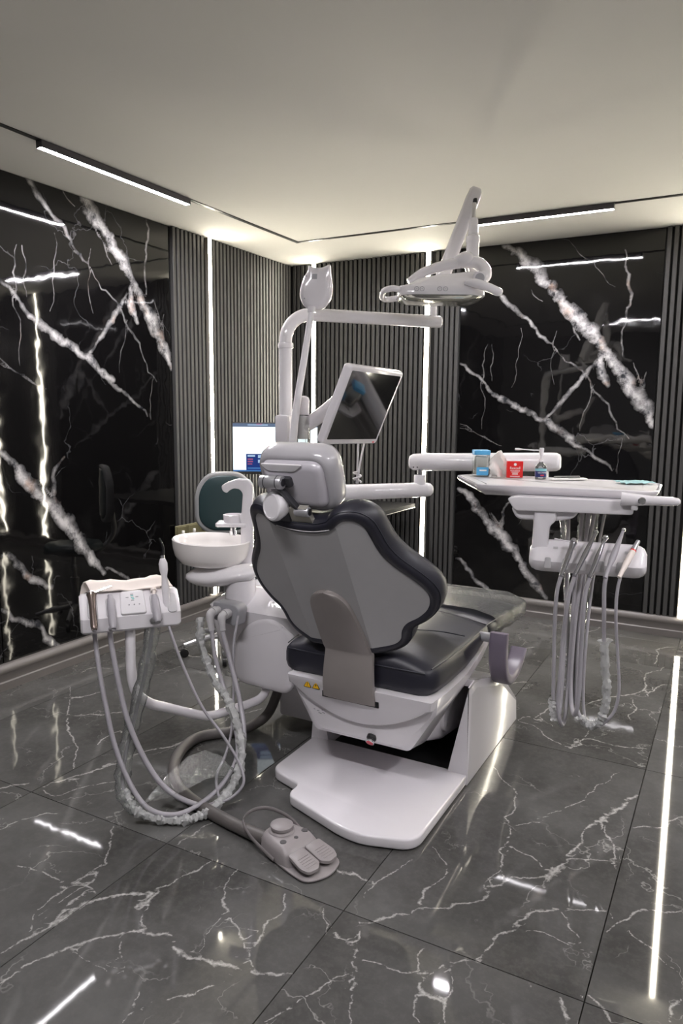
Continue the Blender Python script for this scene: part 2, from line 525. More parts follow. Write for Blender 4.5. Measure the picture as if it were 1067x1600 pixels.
FLOORV=[
(0.006,[(-1.50,1.01),(-1.50,1.07),(-1.48,1.12),(-1.45,1.18),(-1.39,1.26),(-1.34,1.31),(-1.26,1.35),(-1.24,1.34)]),
(0.005,[(-1.59,1.08),(-1.58,1.15),(-1.56,1.19),(-1.59,1.30),(-1.64,1.45),(-1.65,1.50),(-1.73,1.60),(-1.78,1.66)]),
(0.004,[(-1.63,1.21),(-1.65,1.32),(-1.65,1.41),(-1.63,1.49)]),
(0.004,[(-1.65,1.32),(-1.64,1.37),(-1.60,1.38),(-1.55,1.37)]),
(0.003,[(-1.63,1.21),(-1.61,1.19),(-1.56,1.17)]),
(0.009,[(-1.56,1.21),(-1.55,1.30),(-1.54,1.35),(-1.49,1.40),(-1.43,1.44),(-1.41,1.48)]),
(0.005,[(-1.41,1.48),(-1.38,1.57),(-1.36,1.66)]),
(0.008,[(-1.41,1.38),(-1.40,1.42),(-1.40,1.48)]),
(0.003,[(-1.40,1.42),(-1.35,1.34),(-1.28,1.32)]),
(0.01,[(-1.21,1.32),(-1.14,1.31),(-1.07,1.33),(-1.01,1.34)]),
(0.006,[(-1.01,1.34),(-0.94,1.36),(-0.89,1.39)]),
(0.004,[(-1.26,1.66),(-1.25,1.59),(-1.21,1.52),(-1.14,1.47),(-1.07,1.43),(-1.02,1.39),(-0.98,1.36)]),
(0.004,[(-1.07,1.64),(-1.04,1.54),(-1.03,1.45),(-1.03,1.40)]),
(0.003,[(-0.87,1.23),(-0.84,1.29),(-0.82,1.35),(-0.79,1.43),(-0.75,1.48)]),
(0.004,[(-0.88,1.58),(-0.82,1.56),(-0.78,1.53),(-0.75,1.48),(-0.68,1.33)]),
(0.003,[(-0.94,1.64),(-0.90,1.59),(-0.88,1.54)]),
(0.004,[(-1.88,1.34),(-1.76,1.36),(-1.67,1.34)]),
(0.005,[(-2.20,1.70),(-2.17,1.78),(-2.13,1.87),(-2.12,1.97),(-2.11,2.01)]),
(0.004,[(-2.18,1.69),(-2.09,1.69),(-2.06,1.79),(-1.98,1.88)]),
(0.008,[(-2.33,1.62),(-2.27,1.69)]),
(0.005,[(-1.51,1.67),(-1.50,1.75),(-1.49,1.84)]),
(0.003,[(-1.11,1.17),(-1.07,1.21),(-1.03,1.27)]),
(0.003,[(-1.36,1.27),(-1.30,1.22),(-1.26,1.18)]),
(0.002,[(-1.14,1.34),(-1.17,1.44),(-1.21,1.52)]),
(0.002,[(-1.44,1.17),(-1.36,1.17),(-1.30,1.17)]),
(0.003,[(-1.18,1.16),(-1.15,1.11),(-1.15,1.07)]),
(0.004,[(-2.09,1.44),(-2.08,1.52),(-2.05,1.57),(-2.00,1.61)]),
(0.008,[(-0.79,1.66),(-0.75,1.72)]),
(0.005,[(-0.75,1.72),(-0.70,1.78),(-0.62,1.84),(-0.55,1.90),(-0.54,1.98),(-0.52,2.04),(-0.46,2.07),(-0.41,2.12),(-0.39,2.17)]),
(0.006,[(-0.39,2.17),(-0.38,2.25),(-0.36,2.43)]),
(0.011,[(-0.36,2.43),(-0.31,2.53),(-0.27,2.63),(-0.23,2.75)]),
(0.006,[(-0.70,1.78),(-0.72,1.87),(-0.71,1.89)]),
(0.003,[(-0.78,2.07),(-0.72,2.02),(-0.69,1.96),(-0.71,1.89)]),
(0.004,[(-0.77,2.71),(-0.67,2.59),(-0.62,2.48),(-0.62,2.36),(-0.58,2.24),(-0.58,2.16),(-0.56,2.03),(-0.55,1.92)]),
(0.005,[(-0.49,1.66),(-0.48,1.73),(-0.48,1.77),(-0.44,1.82),(-0.44,1.86),(-0.38,1.94),(-0.31,1.99),(-0.23,2.03)]),
(0.003,[(-0.35,1.96),(-0.29,1.89),(-0.26,1.85)]),
(0.002,[(-0.44,1.84),(-0.37,1.85),(-0.28,1.84),(-0.23,1.84)]),
(0.006,[(-0.87,1.57),(-0.81,1.55),(-0.78,1.52)]),
(0.003,[(-0.78,1.52),(-0.72,1.53),(-0.66,1.53),(-0.61,1.55)]),
(0.004,[(-0.83,1.65),(-0.79,1.55),(-0.75,1.48),(-0.72,1.40),(-0.69,1.33)]),
(0.004,[(-0.63,1.65),(-0.61,1.55),(-0.59,1.50),(-0.55,1.41)]),
(0.003,[(-0.60,1.53),(-0.57,1.60),(-0.53,1.64),(-0.50,1.66)]),
(0.008,[(-0.59,1.50),(-0.56,1.50),(-0.52,1.50)]),
(0.003,[(-0.56,1.62),(-0.52,1.51),(-0.50,1.44)]),
(0.003,[(-0.51,2.37),(-0.49,2.47),(-0.42,2.58),(-0.38,2.75),(-0.31,2.91)]),
(0.003,[(-0.57,2.33),(-0.52,2.39),(-0.48,2.51)]),
(0.004,[(-0.30,2.49),(-0.26,2.38),(-0.23,2.24)]),
(0.004,[(-0.22,1.93),(-0.19,2.00),(-0.16,2.06),(-0.11,2.10),(-0.04,2.13)]),
(0.003,[(-0.18,2.00),(-0.14,1.95),(-0.09,1.92),(-0.03,1.87)]),
(0.004,[(-0.22,2.51),(-0.15,2.55),(-0.10,2.64),(-0.07,2.68)]),
(0.006,[(-0.28,1.64),(-0.25,1.58)]),
(0.005,[(-0.22,1.69),(-0.16,1.63)]),
(0.005,[(-0.52,3.02),(-0.50,3.14),(-0.41,3.15),(-0.24,3.18)]),
(0.003,[(-0.86,1.73),(-0.86,1.79),(-0.84,1.88),(-0.81,1.98)]),
(0.008,[(-1.00,1.82),(-0.94,1.82),(-0.89,1.81)]),
(0.009,[(-0.41,2.08),(-0.40,2.14),(-0.39,2.18)]),
(0.003,[(-0.58,2.24),(-0.51,2.18),(-0.44,2.14)]),
(0.003,[(-0.36,2.24),(-0.30,2.26),(-0.23,2.29)]),
(0.005,[(-0.02,1.79),(-0.04,1.74),(-0.04,1.70)]),
(0.005,[(-0.80,3.20),(-0.76,3.26),(-0.70,3.24),(-0.71,3.35),(-0.71,3.48)]),
(0.006,[(-0.57,3.52),(-0.54,3.59),(-0.50,3.65),(-0.44,3.73),(-0.38,3.79),(-0.34,4.02),(-0.32,4.20),(-0.27,4.32)]),
(0.005,[(-0.38,3.79),(-0.30,3.79),(-0.25,4.02),(-0.16,4.07)]),
(0.005,[(-0.32,4.35),(-0.32,4.47),(-0.34,4.62),(-0.24,4.74)]),
(0.005,[(-0.79,4.78),(-0.72,4.95)]),
(0.01,[(-1.08,4.13),(-1.05,4.22),(-1.00,4.30)]),
(0.005,[(-0.95,3.64),(-0.88,3.70)]),
(0.005,[(-0.34,3.46),(-0.36,3.51),(-0.36,3.73)]),
(0.004,[(-0.79,3.18),(-0.61,3.06),(-0.52,3.02),(-0.53,3.12),(-0.49,3.24)]),
(0.006,[(-2.67,2.21),(-2.51,2.28),(-2.40,2.40)]),
(0.007,[(-2.16,1.77),(-2.13,1.88),(-2.08,2.01),(-2.01,2.19),(-2.00,2.35),(-1.94,2.43)]),
(0.005,[(-2.21,1.86),(-2.51,2.09),(-2.92,2.46)]),
(0.005,[(-3.03,2.63),(-3.04,2.72),(-2.91,2.75)]),
(0.007,[(-2.83,2.34),(-2.76,2.38),(-2.73,2.48)]),
(0.009,[(-2.88,3.20),(-2.69,3.13),(-2.58,3.14)]),
(0.005,[(-1.97,2.47),(-1.96,2.62),(-1.90,2.72)]),
(0.005,[(-2.29,2.06),(-2.31,2.20),(-2.25,2.21)]),
]


def jag(pts, amt, depth=2, seed=0):
    rg = random.Random(seed)
    P = [np.array(p, float) for p in pts]
    for _ in range(depth):
        Q = []
        for a, b in zip(P[:-1], P[1:]):
            d = b - a
            n = np.array([-d[1], d[0]])
            Q += [a, (a + b) / 2 + n * rg.uniform(-amt, amt)]
        P = Q + [P[-1]]
    return P


def vein_segments(veins, amt, off=(0, 0), seed=0):
    A, B, W = [], [], []
    for i, (w, pts) in enumerate(veins):
        P = jag([(p[0] + off[0], p[1] + off[1]) for p in pts], amt, 2, seed + i)
        k = len(P) - 1
        for j in range(k):
            A.append(P[j])
            B.append(P[j + 1])
            W.append(w * (0.55 + 0.45 * math.sin(math.pi * min(1, (j + 1) / (k + 1) * 1.0)) + random.Random(seed * 31 + i * 7 + j).uniform(-.15, .2)))
    return np.array(A), np.array(B), np.array(W)


def vein_field(P, segs):
    A, B, W = segs
    best = np.full(len(P), 1e9)
    vec = np.zeros((len(P), 2))
    wid = np.zeros(len(P))
    dist = np.full(len(P), 9.0)
    for a, b, w in zip(A, B, W):
        d = b - a
        t = np.clip(((P - a) @ d) / max(d @ d, 1e-9), 0, 1)
        v = P - (a + t[:, None] * d)
        L = np.hypot(v[:, 0], v[:, 1])
        sc = L - w
        m = sc < best
        best[m] = sc[m]
        vec[m] = v[m]
        wid[m] = w
        dist[m] = L[m]
    return vec, wid, dist


def set_veins(me, P2, segs):
    vec, wid, dist = vein_field(P2, segs)
    a = me.attributes.new('vein', 'FLOAT_VECTOR', 'POINT')
    a.data.foreach_set('vector', np.column_stack([vec, wid]).astype(np.float32).ravel())
    b = me.attributes.new('vein_dist', 'FLOAT', 'POINT')
    b.data.foreach_set('value', dist.astype(np.float32))


def math_node(nt, op, a, b=None, clamp=False):
    n = nt.nodes.new('ShaderNodeMath')
    n.operation = op
    n.use_clamp = clamp
    for i, q in enumerate((a, b)):
        if q is None:
            continue
        if isinstance(q, (int, float)):
            n.inputs[i].default_value = q
        else:
            nt.links.new(q, n.inputs[i])
    return n.outputs[0]


def noise_node(nt, vec, scale, detail=4, rough=0.55):
    n = nt.nodes.new('ShaderNodeTexNoise')
    n.inputs['Scale'].default_value = scale
    n.inputs['Detail'].default_value = detail
    n.inputs['Roughness'].default_value = rough
    nt.links.new(vec, n.inputs['Vector'])
    return n


def mix_col(nt, fac, a, b):
    n = nt.nodes.new('ShaderNodeMix')
    n.data_type = 'RGBA'
    for q, idx in ((fac, 0), (a, 6), (b, 7)):
        if isinstance(q, tuple):
            n.inputs[idx].default_value = (*q, 1)
        elif isinstance(q, (int, float)):
            n.inputs[idx].default_value = q
        else:
            nt.links.new(q, n.inputs[idx])
    return n.outputs[2]


def vein_mask(nt, pos, wob, wscale, cell, edge=0.5, wmod=0.7):
    N, L = nt.nodes, nt.links
    at = N.new('ShaderNodeAttribute')
    at.attribute_name = 'vein'
    ad = N.new('ShaderNodeAttribute')
    ad.attribute_name = 'vein_dist'
    sp = N.new('ShaderNodeSeparateXYZ')
    L.new(at.outputs['Vector'], sp.inputs[0])
    nz = noise_node(nt, pos, wscale, 5, 0.65)
    ns = N.new('ShaderNodeSeparateColor')
    L.new(nz.outputs['Color'], ns.inputs[0])
    # wobble grows with the width of the vein
    amp = math_node(nt, 'MULTIPLY', math_node(nt, 'ADD', sp.outputs[2], 0.004), wob)
    dx = math_node(nt, 'ADD', sp.outputs[0], math_node(nt, 'MULTIPLY', math_node(nt, 'SUBTRACT', ns.outputs[0], 0.5), amp))
    dy = math_node(nt, 'ADD', sp.outputs[1], math_node(nt, 'MULTIPLY', math_node(nt, 'SUBTRACT', ns.outputs[1], 0.5), amp))
    d = math_node(nt, 'SQRT', math_node(nt, 'ADD', math_node(nt, 'MULTIPLY', dx, dx), math_node(nt, 'MULTIPLY', dy, dy)))
    d = math_node(nt, 'MAXIMUM', d, math_node(nt, 'SUBTRACT', ad.outputs['Fac'], cell))
    wn = noise_node(nt, pos, wscale * 0.35, 3)
    w = math_node(nt, 'MULTIPLY', sp.outputs[2], math_node(nt, 'ADD', 1 - wmod / 2 - 0.15, math_node(nt, 'MULTIPLY', wn.outputs['Fac'], wmod + 0.3)))
    e = math_node(nt, 'ADD', math_node(nt, 'MULTIPLY', w, edge), 0.0004)
    return math_node(nt, 'DIVIDE', math_node(nt, 'SUBTRACT', w, d), e, clamp=True)


def floor_material():
    m, nt, b = nodes_of('floor_marble')
    N, L = nt.nodes, nt.links
    geo = N.new('ShaderNodeNewGeometry')
    oi = N.new('ShaderNodeObjectInfo')
    off = N.new('ShaderNodeVectorMath')
    off.operation = 'ADD'
    sc = N.new('ShaderNodeVectorMath')
    sc.operation = 'SCALE'
    sc.inputs[0].default_value = (7.3, 3.1, 5.7)
    L.new(oi.outputs['Random'], sc.inputs['Scale'])
    L.new(geo.outputs['Position'], off.inputs[0])
    L.new(sc.outputs[0], off.inputs[1])
    pos = off.outputs[0]
    main = vein_mask(nt, geo.outputs['Position'], 3.2, 30, 0.02, 0.8, 1.1)
    # fine crackle of the stone itself
    dn = noise_node(nt, pos, 3.2, 5, 0.6)
    dv = N.new('ShaderNodeVectorMath')
    dv.operation = 'MULTIPLY_ADD'
    L.new(dn.outputs['Color'], dv.inputs[0])
    dv.inputs[1].default_value = (0.55, 0.55, 0)
    L.new(pos, dv.inputs[2])
    fine = None
    for scale, wid, thr, seedoff in ((1.7, 0.0085, 0.47, 0.0), (3.9, 0.011, 0.54, 4.0)):
        vo = N.new('ShaderNodeTexVoronoi')
        vo.voronoi_dimensions = '2D'
        vo.feature = 'DISTANCE_TO_EDGE'
        vo.inputs['Scale'].default_value = scale
        L.new(dv.outputs[0], vo.inputs['Vector'])
        ln = math_node(nt, 'SUBTRACT', 1.0, math_node(nt, 'DIVIDE', vo.outputs['Distance'], wid), clamp=True)
        mk = noise_node(nt, pos, 2.1 + seedoff, 2)
        k = math_node(nt, 'MULTIPLY', math_node(nt, 'SUBTRACT', mk.outputs['Fac'], thr), 9.0, clamp=True)
        ln = math_node(nt, 'MULTIPLY', ln, k)
        fine = ln if fine is None else math_node(nt, 'MAXIMUM', fine, ln)
    cloud = noise_node(nt, pos, 1.6, 6, 0.6)
    cr = N.new('ShaderNodeMapRange')
    cr.inputs[1].default_value = 0.32
    cr.inputs[2].default_value = 0.7
    L.new(cloud.outputs['Fac'], cr.inputs[0])
    base = mix_col(nt, cr.outputs[0], (0.050, 0.049, 0.046), (0.125, 0.124, 0.120))
    gr = noise_node(nt, pos, 45, 4, 0.7)
    base = mix_col(nt, math_node(nt, 'MULTIPLY', math_node(nt, 'SUBTRACT', gr.outputs['Fac'], 0.45), 0.9, clamp=True), base, (0.15, 0.145, 0.135))
    col = mix_col(nt, math_node(nt, 'MULTIPLY', fine, 0.6), base, (0.36, 0.355, 0.335))
    vn = noise_node(nt, pos, 60, 3)
    vb = math_node(nt, 'MULTIPLY', main, math_node(nt, 'ADD', 0.45, math_node(nt, 'MULTIPLY', vn.outputs['Fac'], 0.8)), clamp=True)
    col = mix_col(nt, vb, col, (0.44, 0.43, 0.41))
    L.new(col, b.inputs['Base Color'])
    b.inputs['Roughness'].default_value = 0.035
    b.inputs['Specular IOR Level'].default_value = 0.5
    MATS['floor_marble'] = m
    return m


def marble_material():
    m, nt, b = nodes_of('black_marble')
    N, L = nt.nodes, nt.links
    geo = N.new('ShaderNodeNewGeometry')
    pos = geo.outputs['Position']
    mask = vein_mask(nt, pos, 1.9, 11, 0.007, 0.75, 1.1)
    pat = noise_node(nt, pos, 11, 7, 0.72)
    k = math_node(nt, 'MULTIPLY', math_node(nt, 'SUBTRACT', pat.outputs['Fac'], 0.37), 4.5, clamp=True)
    white = mix_col(nt, k, (0.05, 0.053, 0.062), (0.60, 0.58, 0.58))
    tint = noise_node(nt, pos, 7, 3)
    tk = math_node(nt, 'MULTIPLY', math_node(nt, 'SUBTRACT', tint.outputs['Fac'], 0.60), 7.0, clamp=True)
    white = mix_col(nt, math_node(nt, 'MULTIPLY', tk, 0.55), white, (0.55, 0.36, 0.26))
    rd = noise_node(nt, pos, 21, 3)
    rk = math_node(nt, 'MULTIPLY', math_node(nt, 'SUBTRACT', rd.outputs['Fac'], 0.69), 12.0, clamp=True)
    white = mix_col(nt, math_node(nt, 'MULTIPLY', rk, 0.6), white, (0.28, 0.07, 0.05))
    # faint clouds in the black ground
    cl = noise_node(nt, pos, 3.0, 5, 0.6)
    ck = math_node(nt, 'MULTIPLY', math_node(nt, 'SUBTRACT', cl.outputs['Fac'], 0.58), 3.0, clamp=True)
    ground = mix_col(nt, ck, (0.0035, 0.0033, 0.0035), (0.014, 0.0135, 0.0135))
    hn = noise_node(nt, pos, 2.4, 5)
    hv = N.new('ShaderNodeVectorMath')
    hv.operation = 'MULTIPLY_ADD'
    L.new(hn.outputs['Color'], hv.inputs[0])
    hv.inputs[1].default_value = (0.5, 0.5, 0.5)
    L.new(pos, hv.inputs[2])
    vo = N.new('ShaderNodeTexVoronoi')
    vo.feature = 'DISTANCE_TO_EDGE'
    vo.inputs['Scale'].default_value = 1.9
    L.new(hv.outputs[0], vo.inputs['Vector'])
    ln = math_node(nt, 'SUBTRACT', 1.0, math_node(nt, 'DIVIDE', vo.outputs['Distance'], 0.008), clamp=True)
    mk = noise_node(nt, pos, 2.7, 2)
    ln = math_node(nt, 'MULTIPLY', ln, math_node(nt, 'MULTIPLY', math_node(nt, 'SUBTRACT', mk.outputs['Fac'], 0.5), 8.0, clamp=True))
    col = mix_col(nt, math_node(nt, 'MULTIPLY', ln, 0.4), ground, (0.16, 0.16, 0.17))
    # thin veins are faint, broad ones break up
    at = N.new('ShaderNodeAttribute')
    at.attribute_name = 'vein'
    sw = N.new('ShaderNodeSeparateXYZ')
    L.new(at.outputs['Vector'], sw.inputs[0])
    wk = math_node(nt, 'ADD', 0.22, math_node(nt, 'MULTIPLY', sw.outputs[2], 24.0), clamp=True)
    br = noise_node(nt, pos, 8.0, 4, 0.6)
    bk = math_node(nt, 'ADD', 0.25, math_node(nt, 'MULTIPLY', math_node(nt, 'SUBTRACT', br.outputs['Fac'], 0.30), 4.0), clamp=True)
    mask = math_node(nt, 'MULTIPLY', math_node(nt, 'MULTIPLY', mask, wk), bk)
    col = mix_col(nt, mask, col, white)
    L.new(col, b.inputs['Base Color'])
    b.inputs['Roughness'].default_value = 0.035
    b.inputs['Specular IOR Level'].default_value = 0.5
    rp = noise_node(nt, pos, 5.0, 2)
    bp = N.new('ShaderNodeBump')
    bp.inputs['Strength'].default_value = 0.05
    bp.inputs['Distance'].default_value = 0.02
    L.new(rp.outputs['Fac'], bp.inputs['Height'])
    L.new(bp.outputs[0], b.inputs['Normal'])
    MATS['black_marble'] = m
    return m


floor_material()
marble_material()


def wall_box(name, lo, hi, m):
    mb = MB()
    c = [(a + b) / 2 for a, b in zip(lo, hi)]
    mb.box(c, [b - a for a, b in zip(lo, hi)])
    return struct(mb.build(name, m, None, ang=0, loc=c))


# floor slab with one object for each large tile
floor = wall_box('floor', (XL - .1, YR - .1, -0.1), (XR + .1, YB + .1, -0.012), 'grout')
FS = vein_segments(FLOORV, 0.16, seed=3)
TW, TL, TX0, TY0, GAP = 0.66, 1.32, -0.226, 1.66, 0.0016


def make_tile(x0, x1, y0, y1):
    nx, ny = max(2, int(round((x1 - x0) / 0.02))), max(2, int(round((y1 - y0) / 0.02)))
    xs, ys = np.linspace(x0 + GAP, x1 - GAP, nx + 1), np.linspace(y0 + GAP, y1 - GAP, ny + 1)
    g = np.stack(np.meshgrid(xs, ys, indexing='xy'), -1).reshape(-1, 2)
    cx, cy = (x0 + x1) / 2, (y0 + y1) / 2
    n = len(g)
    top = np.column_stack([g[:, 0] - cx, g[:, 1] - cy, np.zeros(n)])
    W = nx + 1
    f = [(j * W + i, j * W + i + 1, (j + 1) * W + i + 1, (j + 1) * W + i) for j in range(ny) for i in range(nx)]
    loop = [i for i in range(W)] + [j * W + nx for j in range(1, ny + 1)] + [ny * W + i for i in range(nx - 1, -1, -1)] + [j * W for j in range(ny - 1, 0, -1)]
    low = top[loop].copy()
    low[:, 2] = -0.012
    k = len(loop)
    for i in range(k):
        a, b2 = loop[i], loop[(i + 1) % k]
        f.append((b2, a, n + i, n + (i + 1) % k))
    me = bpy.data.meshes.new('floor_tile')
    me.from_pydata(np.vstack([top, low]).tolist(), [], f)
    set_veins(me, np.vstack([g, g[loop]]), FS)
    me.materials.append(MATS['floor_marble'])
    o = bpy.data.objects.new('floor_tile', me)
    COL.objects.link(o)
    o.parent = floor
    fo = floor.location
    o.location = (cx - fo.x, cy - fo.y, -fo.z)
    return o


ix0, ix1 = math.floor((XL - TX0) / TW), math.ceil((XR - TX0) / TW)
iy0, iy1 = math.floor((YR - TY0) / TL), math.ceil((YB - TY0) / TL)
for i in range(ix0, ix1):
    for j in range(iy0, iy1):
        a0, a1 = max(XL, TX0 + i * TW), min(XR, TX0 + (i + 1) * TW)
        b0, b1 = max(YR, TY0 + j * TL), min(YB, TY0 + (j + 1) * TL)
        if a1 - a0 > 0.05 and b1 - b0 > 0.05:
            make_tile(a0, a1, b0, b1)

ceiling = wall_box('ceiling', (XL - .1, YR - .1, ZC), (XR + .1, YB + .1, ZC + 0.1), 'paint_ceiling')
wall_left = wall_box('wall_left', (XL - .16, YR - .1, 0), (XL - .03, YB + .1, ZC), 'slat_back')
wall_back = wall_box('wall_back', (XL - .03, YB + .03, 0), (XR + .1, YB + .16, ZC), 'slat_back')
wall_right = wall_box('wall_right', (XR, YR - .1, 0), (XR + .1, YB + .03, ZC), 'paint_wall')
wall_rear = wall_box('wall_rear', (XL - .03, YR - .1, 0), (XR, YR, ZC), 'paint_wall')


def marble_panel(parent, o, ax, w, z0, z1, veins_off, nrm, seed):
    """one tall slab of black marble; ax along the wall, nrm into the room"""
    nx, nz = int(w / 0.009), int((z1 - z0) / 0.009)
    us, zs = np.linspace(0, w, nx + 1), np.linspace(z0, z1, nz + 1)
    g = np.stack(np.meshgrid(us, zs, indexing='xy'), -1).reshape(-1, 2)
    n, W = len(g), nx + 1
    O, A, Nv = np.array(o, float), np.array(ax, float), np.array(nrm, float)
    front = O + g[:, :1] * A + g[:, 1:] * np.array([0, 0, 1.0])
    loop = [i for i in range(W)] + [j * W + nx for j in range(1, nz + 1)] + [nz * W + i for i in range(nx - 1, -1, -1)] + [j * W for j in range(nz - 1, 0, -1)]
    back = front[loop] - Nv * 0.01
    f = [(j * W + i, j * W + i + 1, (j + 1) * W + i + 1, (j + 1) * W + i) for j in range(nz) for i in range(nx)]
    k = len(loop)
    for i in range(k):
        f.append((loop[(i + 1) % k], loop[i], n + i, n + (i + 1) % k))
    root = np.array(parent['_o'])
    me = bpy.data.meshes.new('marble_panel')
    me.from_pydata((np.vstack([front, back]) - root).tolist(), [], f)
    bm = bmesh.new()
    bm.from_mesh(me)
    bmesh.ops.recalc_face_normals(bm, faces=bm.faces)
    bm.to_mesh(me)
    bm.free()
    set_veins(me, np.vstack([g, g[loop]]), vein_segments(MARBLE, 0.14, veins_off, seed))
    me.materials.append(MATS['black_marble'])
    ob = bpy.data.objects.new('marble_panel', me)
    COL.objects.link(ob)
    ob.parent = parent
    return ob


EXTRA = [(0.022, [(0.0, 0.40), (0.15, 0.30), (0.3, 0.15), (0.4, 0.0)]), (0.012, [(0.7, 0.5), (0.9, 0.35), (1.1, 0.1)])]
marble_panel(wall_back, (-1.772, YB + .02, 0), X, 1.30, 0.1, ZC - .004, (0, 0), -Y, 11)
MARBLE = MARBLE + [(w, [(x, z - 0.33) for x, z in p]) for w, p in EXTRA]
for k, y0 in enumerate((2.285, 0.98, -0.325)):
    marble_panel(wall_left, (XL - .02, y0, 0), Y, 1.30, 0.1, ZC - .004, (0, 0.33), X, 11)


def slat_mesh(nm, sx, sy):
    mb = MB()
    h = ZC - 0.1 - 0.001
    mb.box((0, 0, 0.1 + h / 2), (sx, sy, h), bev=0.0025, seg=1)
    me = mb.mesh(nm, ang=30)
    me.materials.append(MATS['slat'])
    return me


SLATX, SLATY = slat_mesh('slat', 0.0255, 0.029), slat_mesh('slat', 0.029, 0.0255)


def slats(wall, a, b, skip, along_x):
    n = int(round((b - a) / 0.0392))
    p = (b - a) / n
    for i in range(n):
        t = a + (i + .5) * p
        if any(abs(t - q) < 0.036 for q in skip):
            continue
        o = bpy.data.objects.new('slat', SLATX if along_x else SLATY)
        COL.objects.link(o)
        o.parent = wall
        w = Vector(wall['_o'])
        o.location = (Vector((t, YB + .0145, 0)) if along_x else Vector((XL - .0145, t, 0))) - w


LED_L, LED_B = [3.955], [-2.967, -2.018, -0.238, 0.45]
slats(wall_left, 3.59, YB - .002, LED_L, False)
slats(wall_back, XL + .004, -1.775, LED_B, True)
slats(wall_back, -0.468, XR - .01, LED_B, True)


def led_strip(x, y, along_x, label):
    t = thing('led_strip', (x, y, 0.13), label, 'light strip', 'vertical wall light strips')
    a = X if along_x else Y
    n = -Y if along_x else X
    h = ZC - 0.13
    mb = MB()
    mb.box(Vector((x, y, 0.13 + h / 2)) + n * 0.0015, (0.029, 0.006, h - .002), (a, n, Z))
    mb.build('diffuser', 'strip_light', t, ang=0)
    mb = MB()
    for s in (-1, 1):
        mb.box(Vector((x, y, 0.13 + h / 2)) + a * s * 0.0185 - n * 0.010, (0.005, 0.028, h - .002), (a, n, Z))
    mb.box(Vector((x, y, 0.13 + h / 2)) - n * 0.0245, (0.042, 0.003, h - .002), (a, n, Z))
    mb.build('channel', 'alu', t, ang=0)


led_strip(XL, 3.955, False, 'vertical warm white light strip on the left slatted wall')
led_strip(-2.967, YB, True, 'vertical light strip on the back wall beside the room corner')
led_strip(-2.018, YB, True, 'vertical light strip left of the back marble panel')
led_strip(-0.238, YB, True, 'vertical light strip right of the back marble panel')
led_strip(0.45, YB, True, 'vertical light strip farthest right on the back wall')


def baseboard(name, p0, p1, nrm):
    prof = [(-.028, 0), (.017, 0), (.017, .040), (.011, .046), (.011, .080), (.015, .086), (.019, .094), (.019, .106), (.013, .118), (.002, .1275), (-.028, .1275)]
    p0, p1, n = Vector(p0), Vector(p1), Vector(nrm)
    mb = MB()
    mb.loft([[q + n * a + Z * b for a, b in prof] for q in (p0, p1)])
    return struct(mb.build(name, 'baseboard', None, ang=40, loc=(p0 + p1) / 2))


baseboard('baseboard_left', (XL, YR, 0), (XL, YB, 0), X)
baseboard('baseboard_back', (XL + .02, YB, 0), (XR, YB, 0), -Y)

# ceiling track loop and its light bars
TXL, TXR, TYB, TYN = XL + .4655, 1.15, YB - .654, 0.62
tr = thing('ceiling_track', (TXL, TYB, ZC), 'thin black lighting track set as a rectangle in the white ceiling', 'lighting track')
for p0, p1 in (((TXL, TYN), (TXL, TYB)), ((TXL, TYB), (TXR, TYB)), ((TXR, TYB), (TXR, TYN)), ((TXR, TYN), (TXL, TYN))):
    mb = MB()
    c = ((p0[0] + p1[0]) / 2, (p0[1] + p1[1]) / 2, ZC - 0.0025)
    mb.box(c, (abs(p1[0] - p0[0]) + .026, abs(p1[1] - p0[1]) + .026, 0.004))
    mb.build('track_rail', 'track_black', tr, ang=0)


def light_bar(p0, p1, label):
    p0, p1 = Vector(p0), Vector(p1)
    t = thing('light_bar', (p0 + p1) / 2 + Z * 2.54, label, 'ceiling light', 'linear ceiling light bars')
    d = (p1 - p0)
    L = d.length
    d.normalize()
    s = d.cross(Z)
    c = (p0 + p1) / 2
    mb = MB()
    mb.box(c + Z * 2.537, (L, 0.036, 0.024), (d, s, Z))
    for q in (-1, 1):
        mb.box(c + s * q * .0165 + Z * 2.5215, (L, 0.003, 0.0068), (d, s, Z))
    for q in (-1, 1):
        mb.box(c + d * q * (L / 2 - .001) + Z * 2.5215, (.002, 0.036, 0.0068), (d, s, Z))
    mb.build('housing', 'bar_housing', t, ang=0)
    mb = MB()
    mb.box(c + Z * 2.5210, (L - .004, 0.0295, 0.004), (d, s, Z))
    mb.build('diffuser', 'bar_light', t)


light_bar((TXL, 2.24, 0), (TXL, 3.2, 0), 'linear light bar on the ceiling track along the left wall')
light_bar((-1.575, TYB, 0), (-0.677, TYB, 0), 'linear light bar on the ceiling track along the back wall')
light_bar((-1.6, TYN, 0), (-0.65, TYN, 0), 'linear light bar on the near ceiling track, seen mirrored in the back marble panel')
light_bar((TXR, 0.75, 0), (TXR, 1.7, 0), 'added linear light bar on the unseen right ceiling track, nearer the viewer')  # added out of view to brighten the foreground
light_bar((TXR, 2.6, 0), (TXR, 3.55, 0), 'added linear light bar on the unseen right ceiling track, nearer the back wall')  # second unseen bar, added as fill light

# ================================================================== dental chair
CX = -1.207
chair = thing('dental_chair', (CX, 2.6, 0), 'dental treatment chair with grey back shell and dark navy cushions on a white base', 'dental chair')

mb = MB()
plate = fillet([(-.812, 2.52), (-.812, 2.01), (-.99, 1.955), (-1.07, 1.965), (-1.335, 2.055), (-1.335, 2.135), (-1.49, 2.185), (-1.49, 2.52)], [0, .06, .10, .10, .05, .02, .05, 0], 6)
mb.prism(plate, (0, 0, 0), X, Y, 0.003, 0.042, bev=0.008)
mb.build('base_plate', 'white_plastic', chair, ang=50)

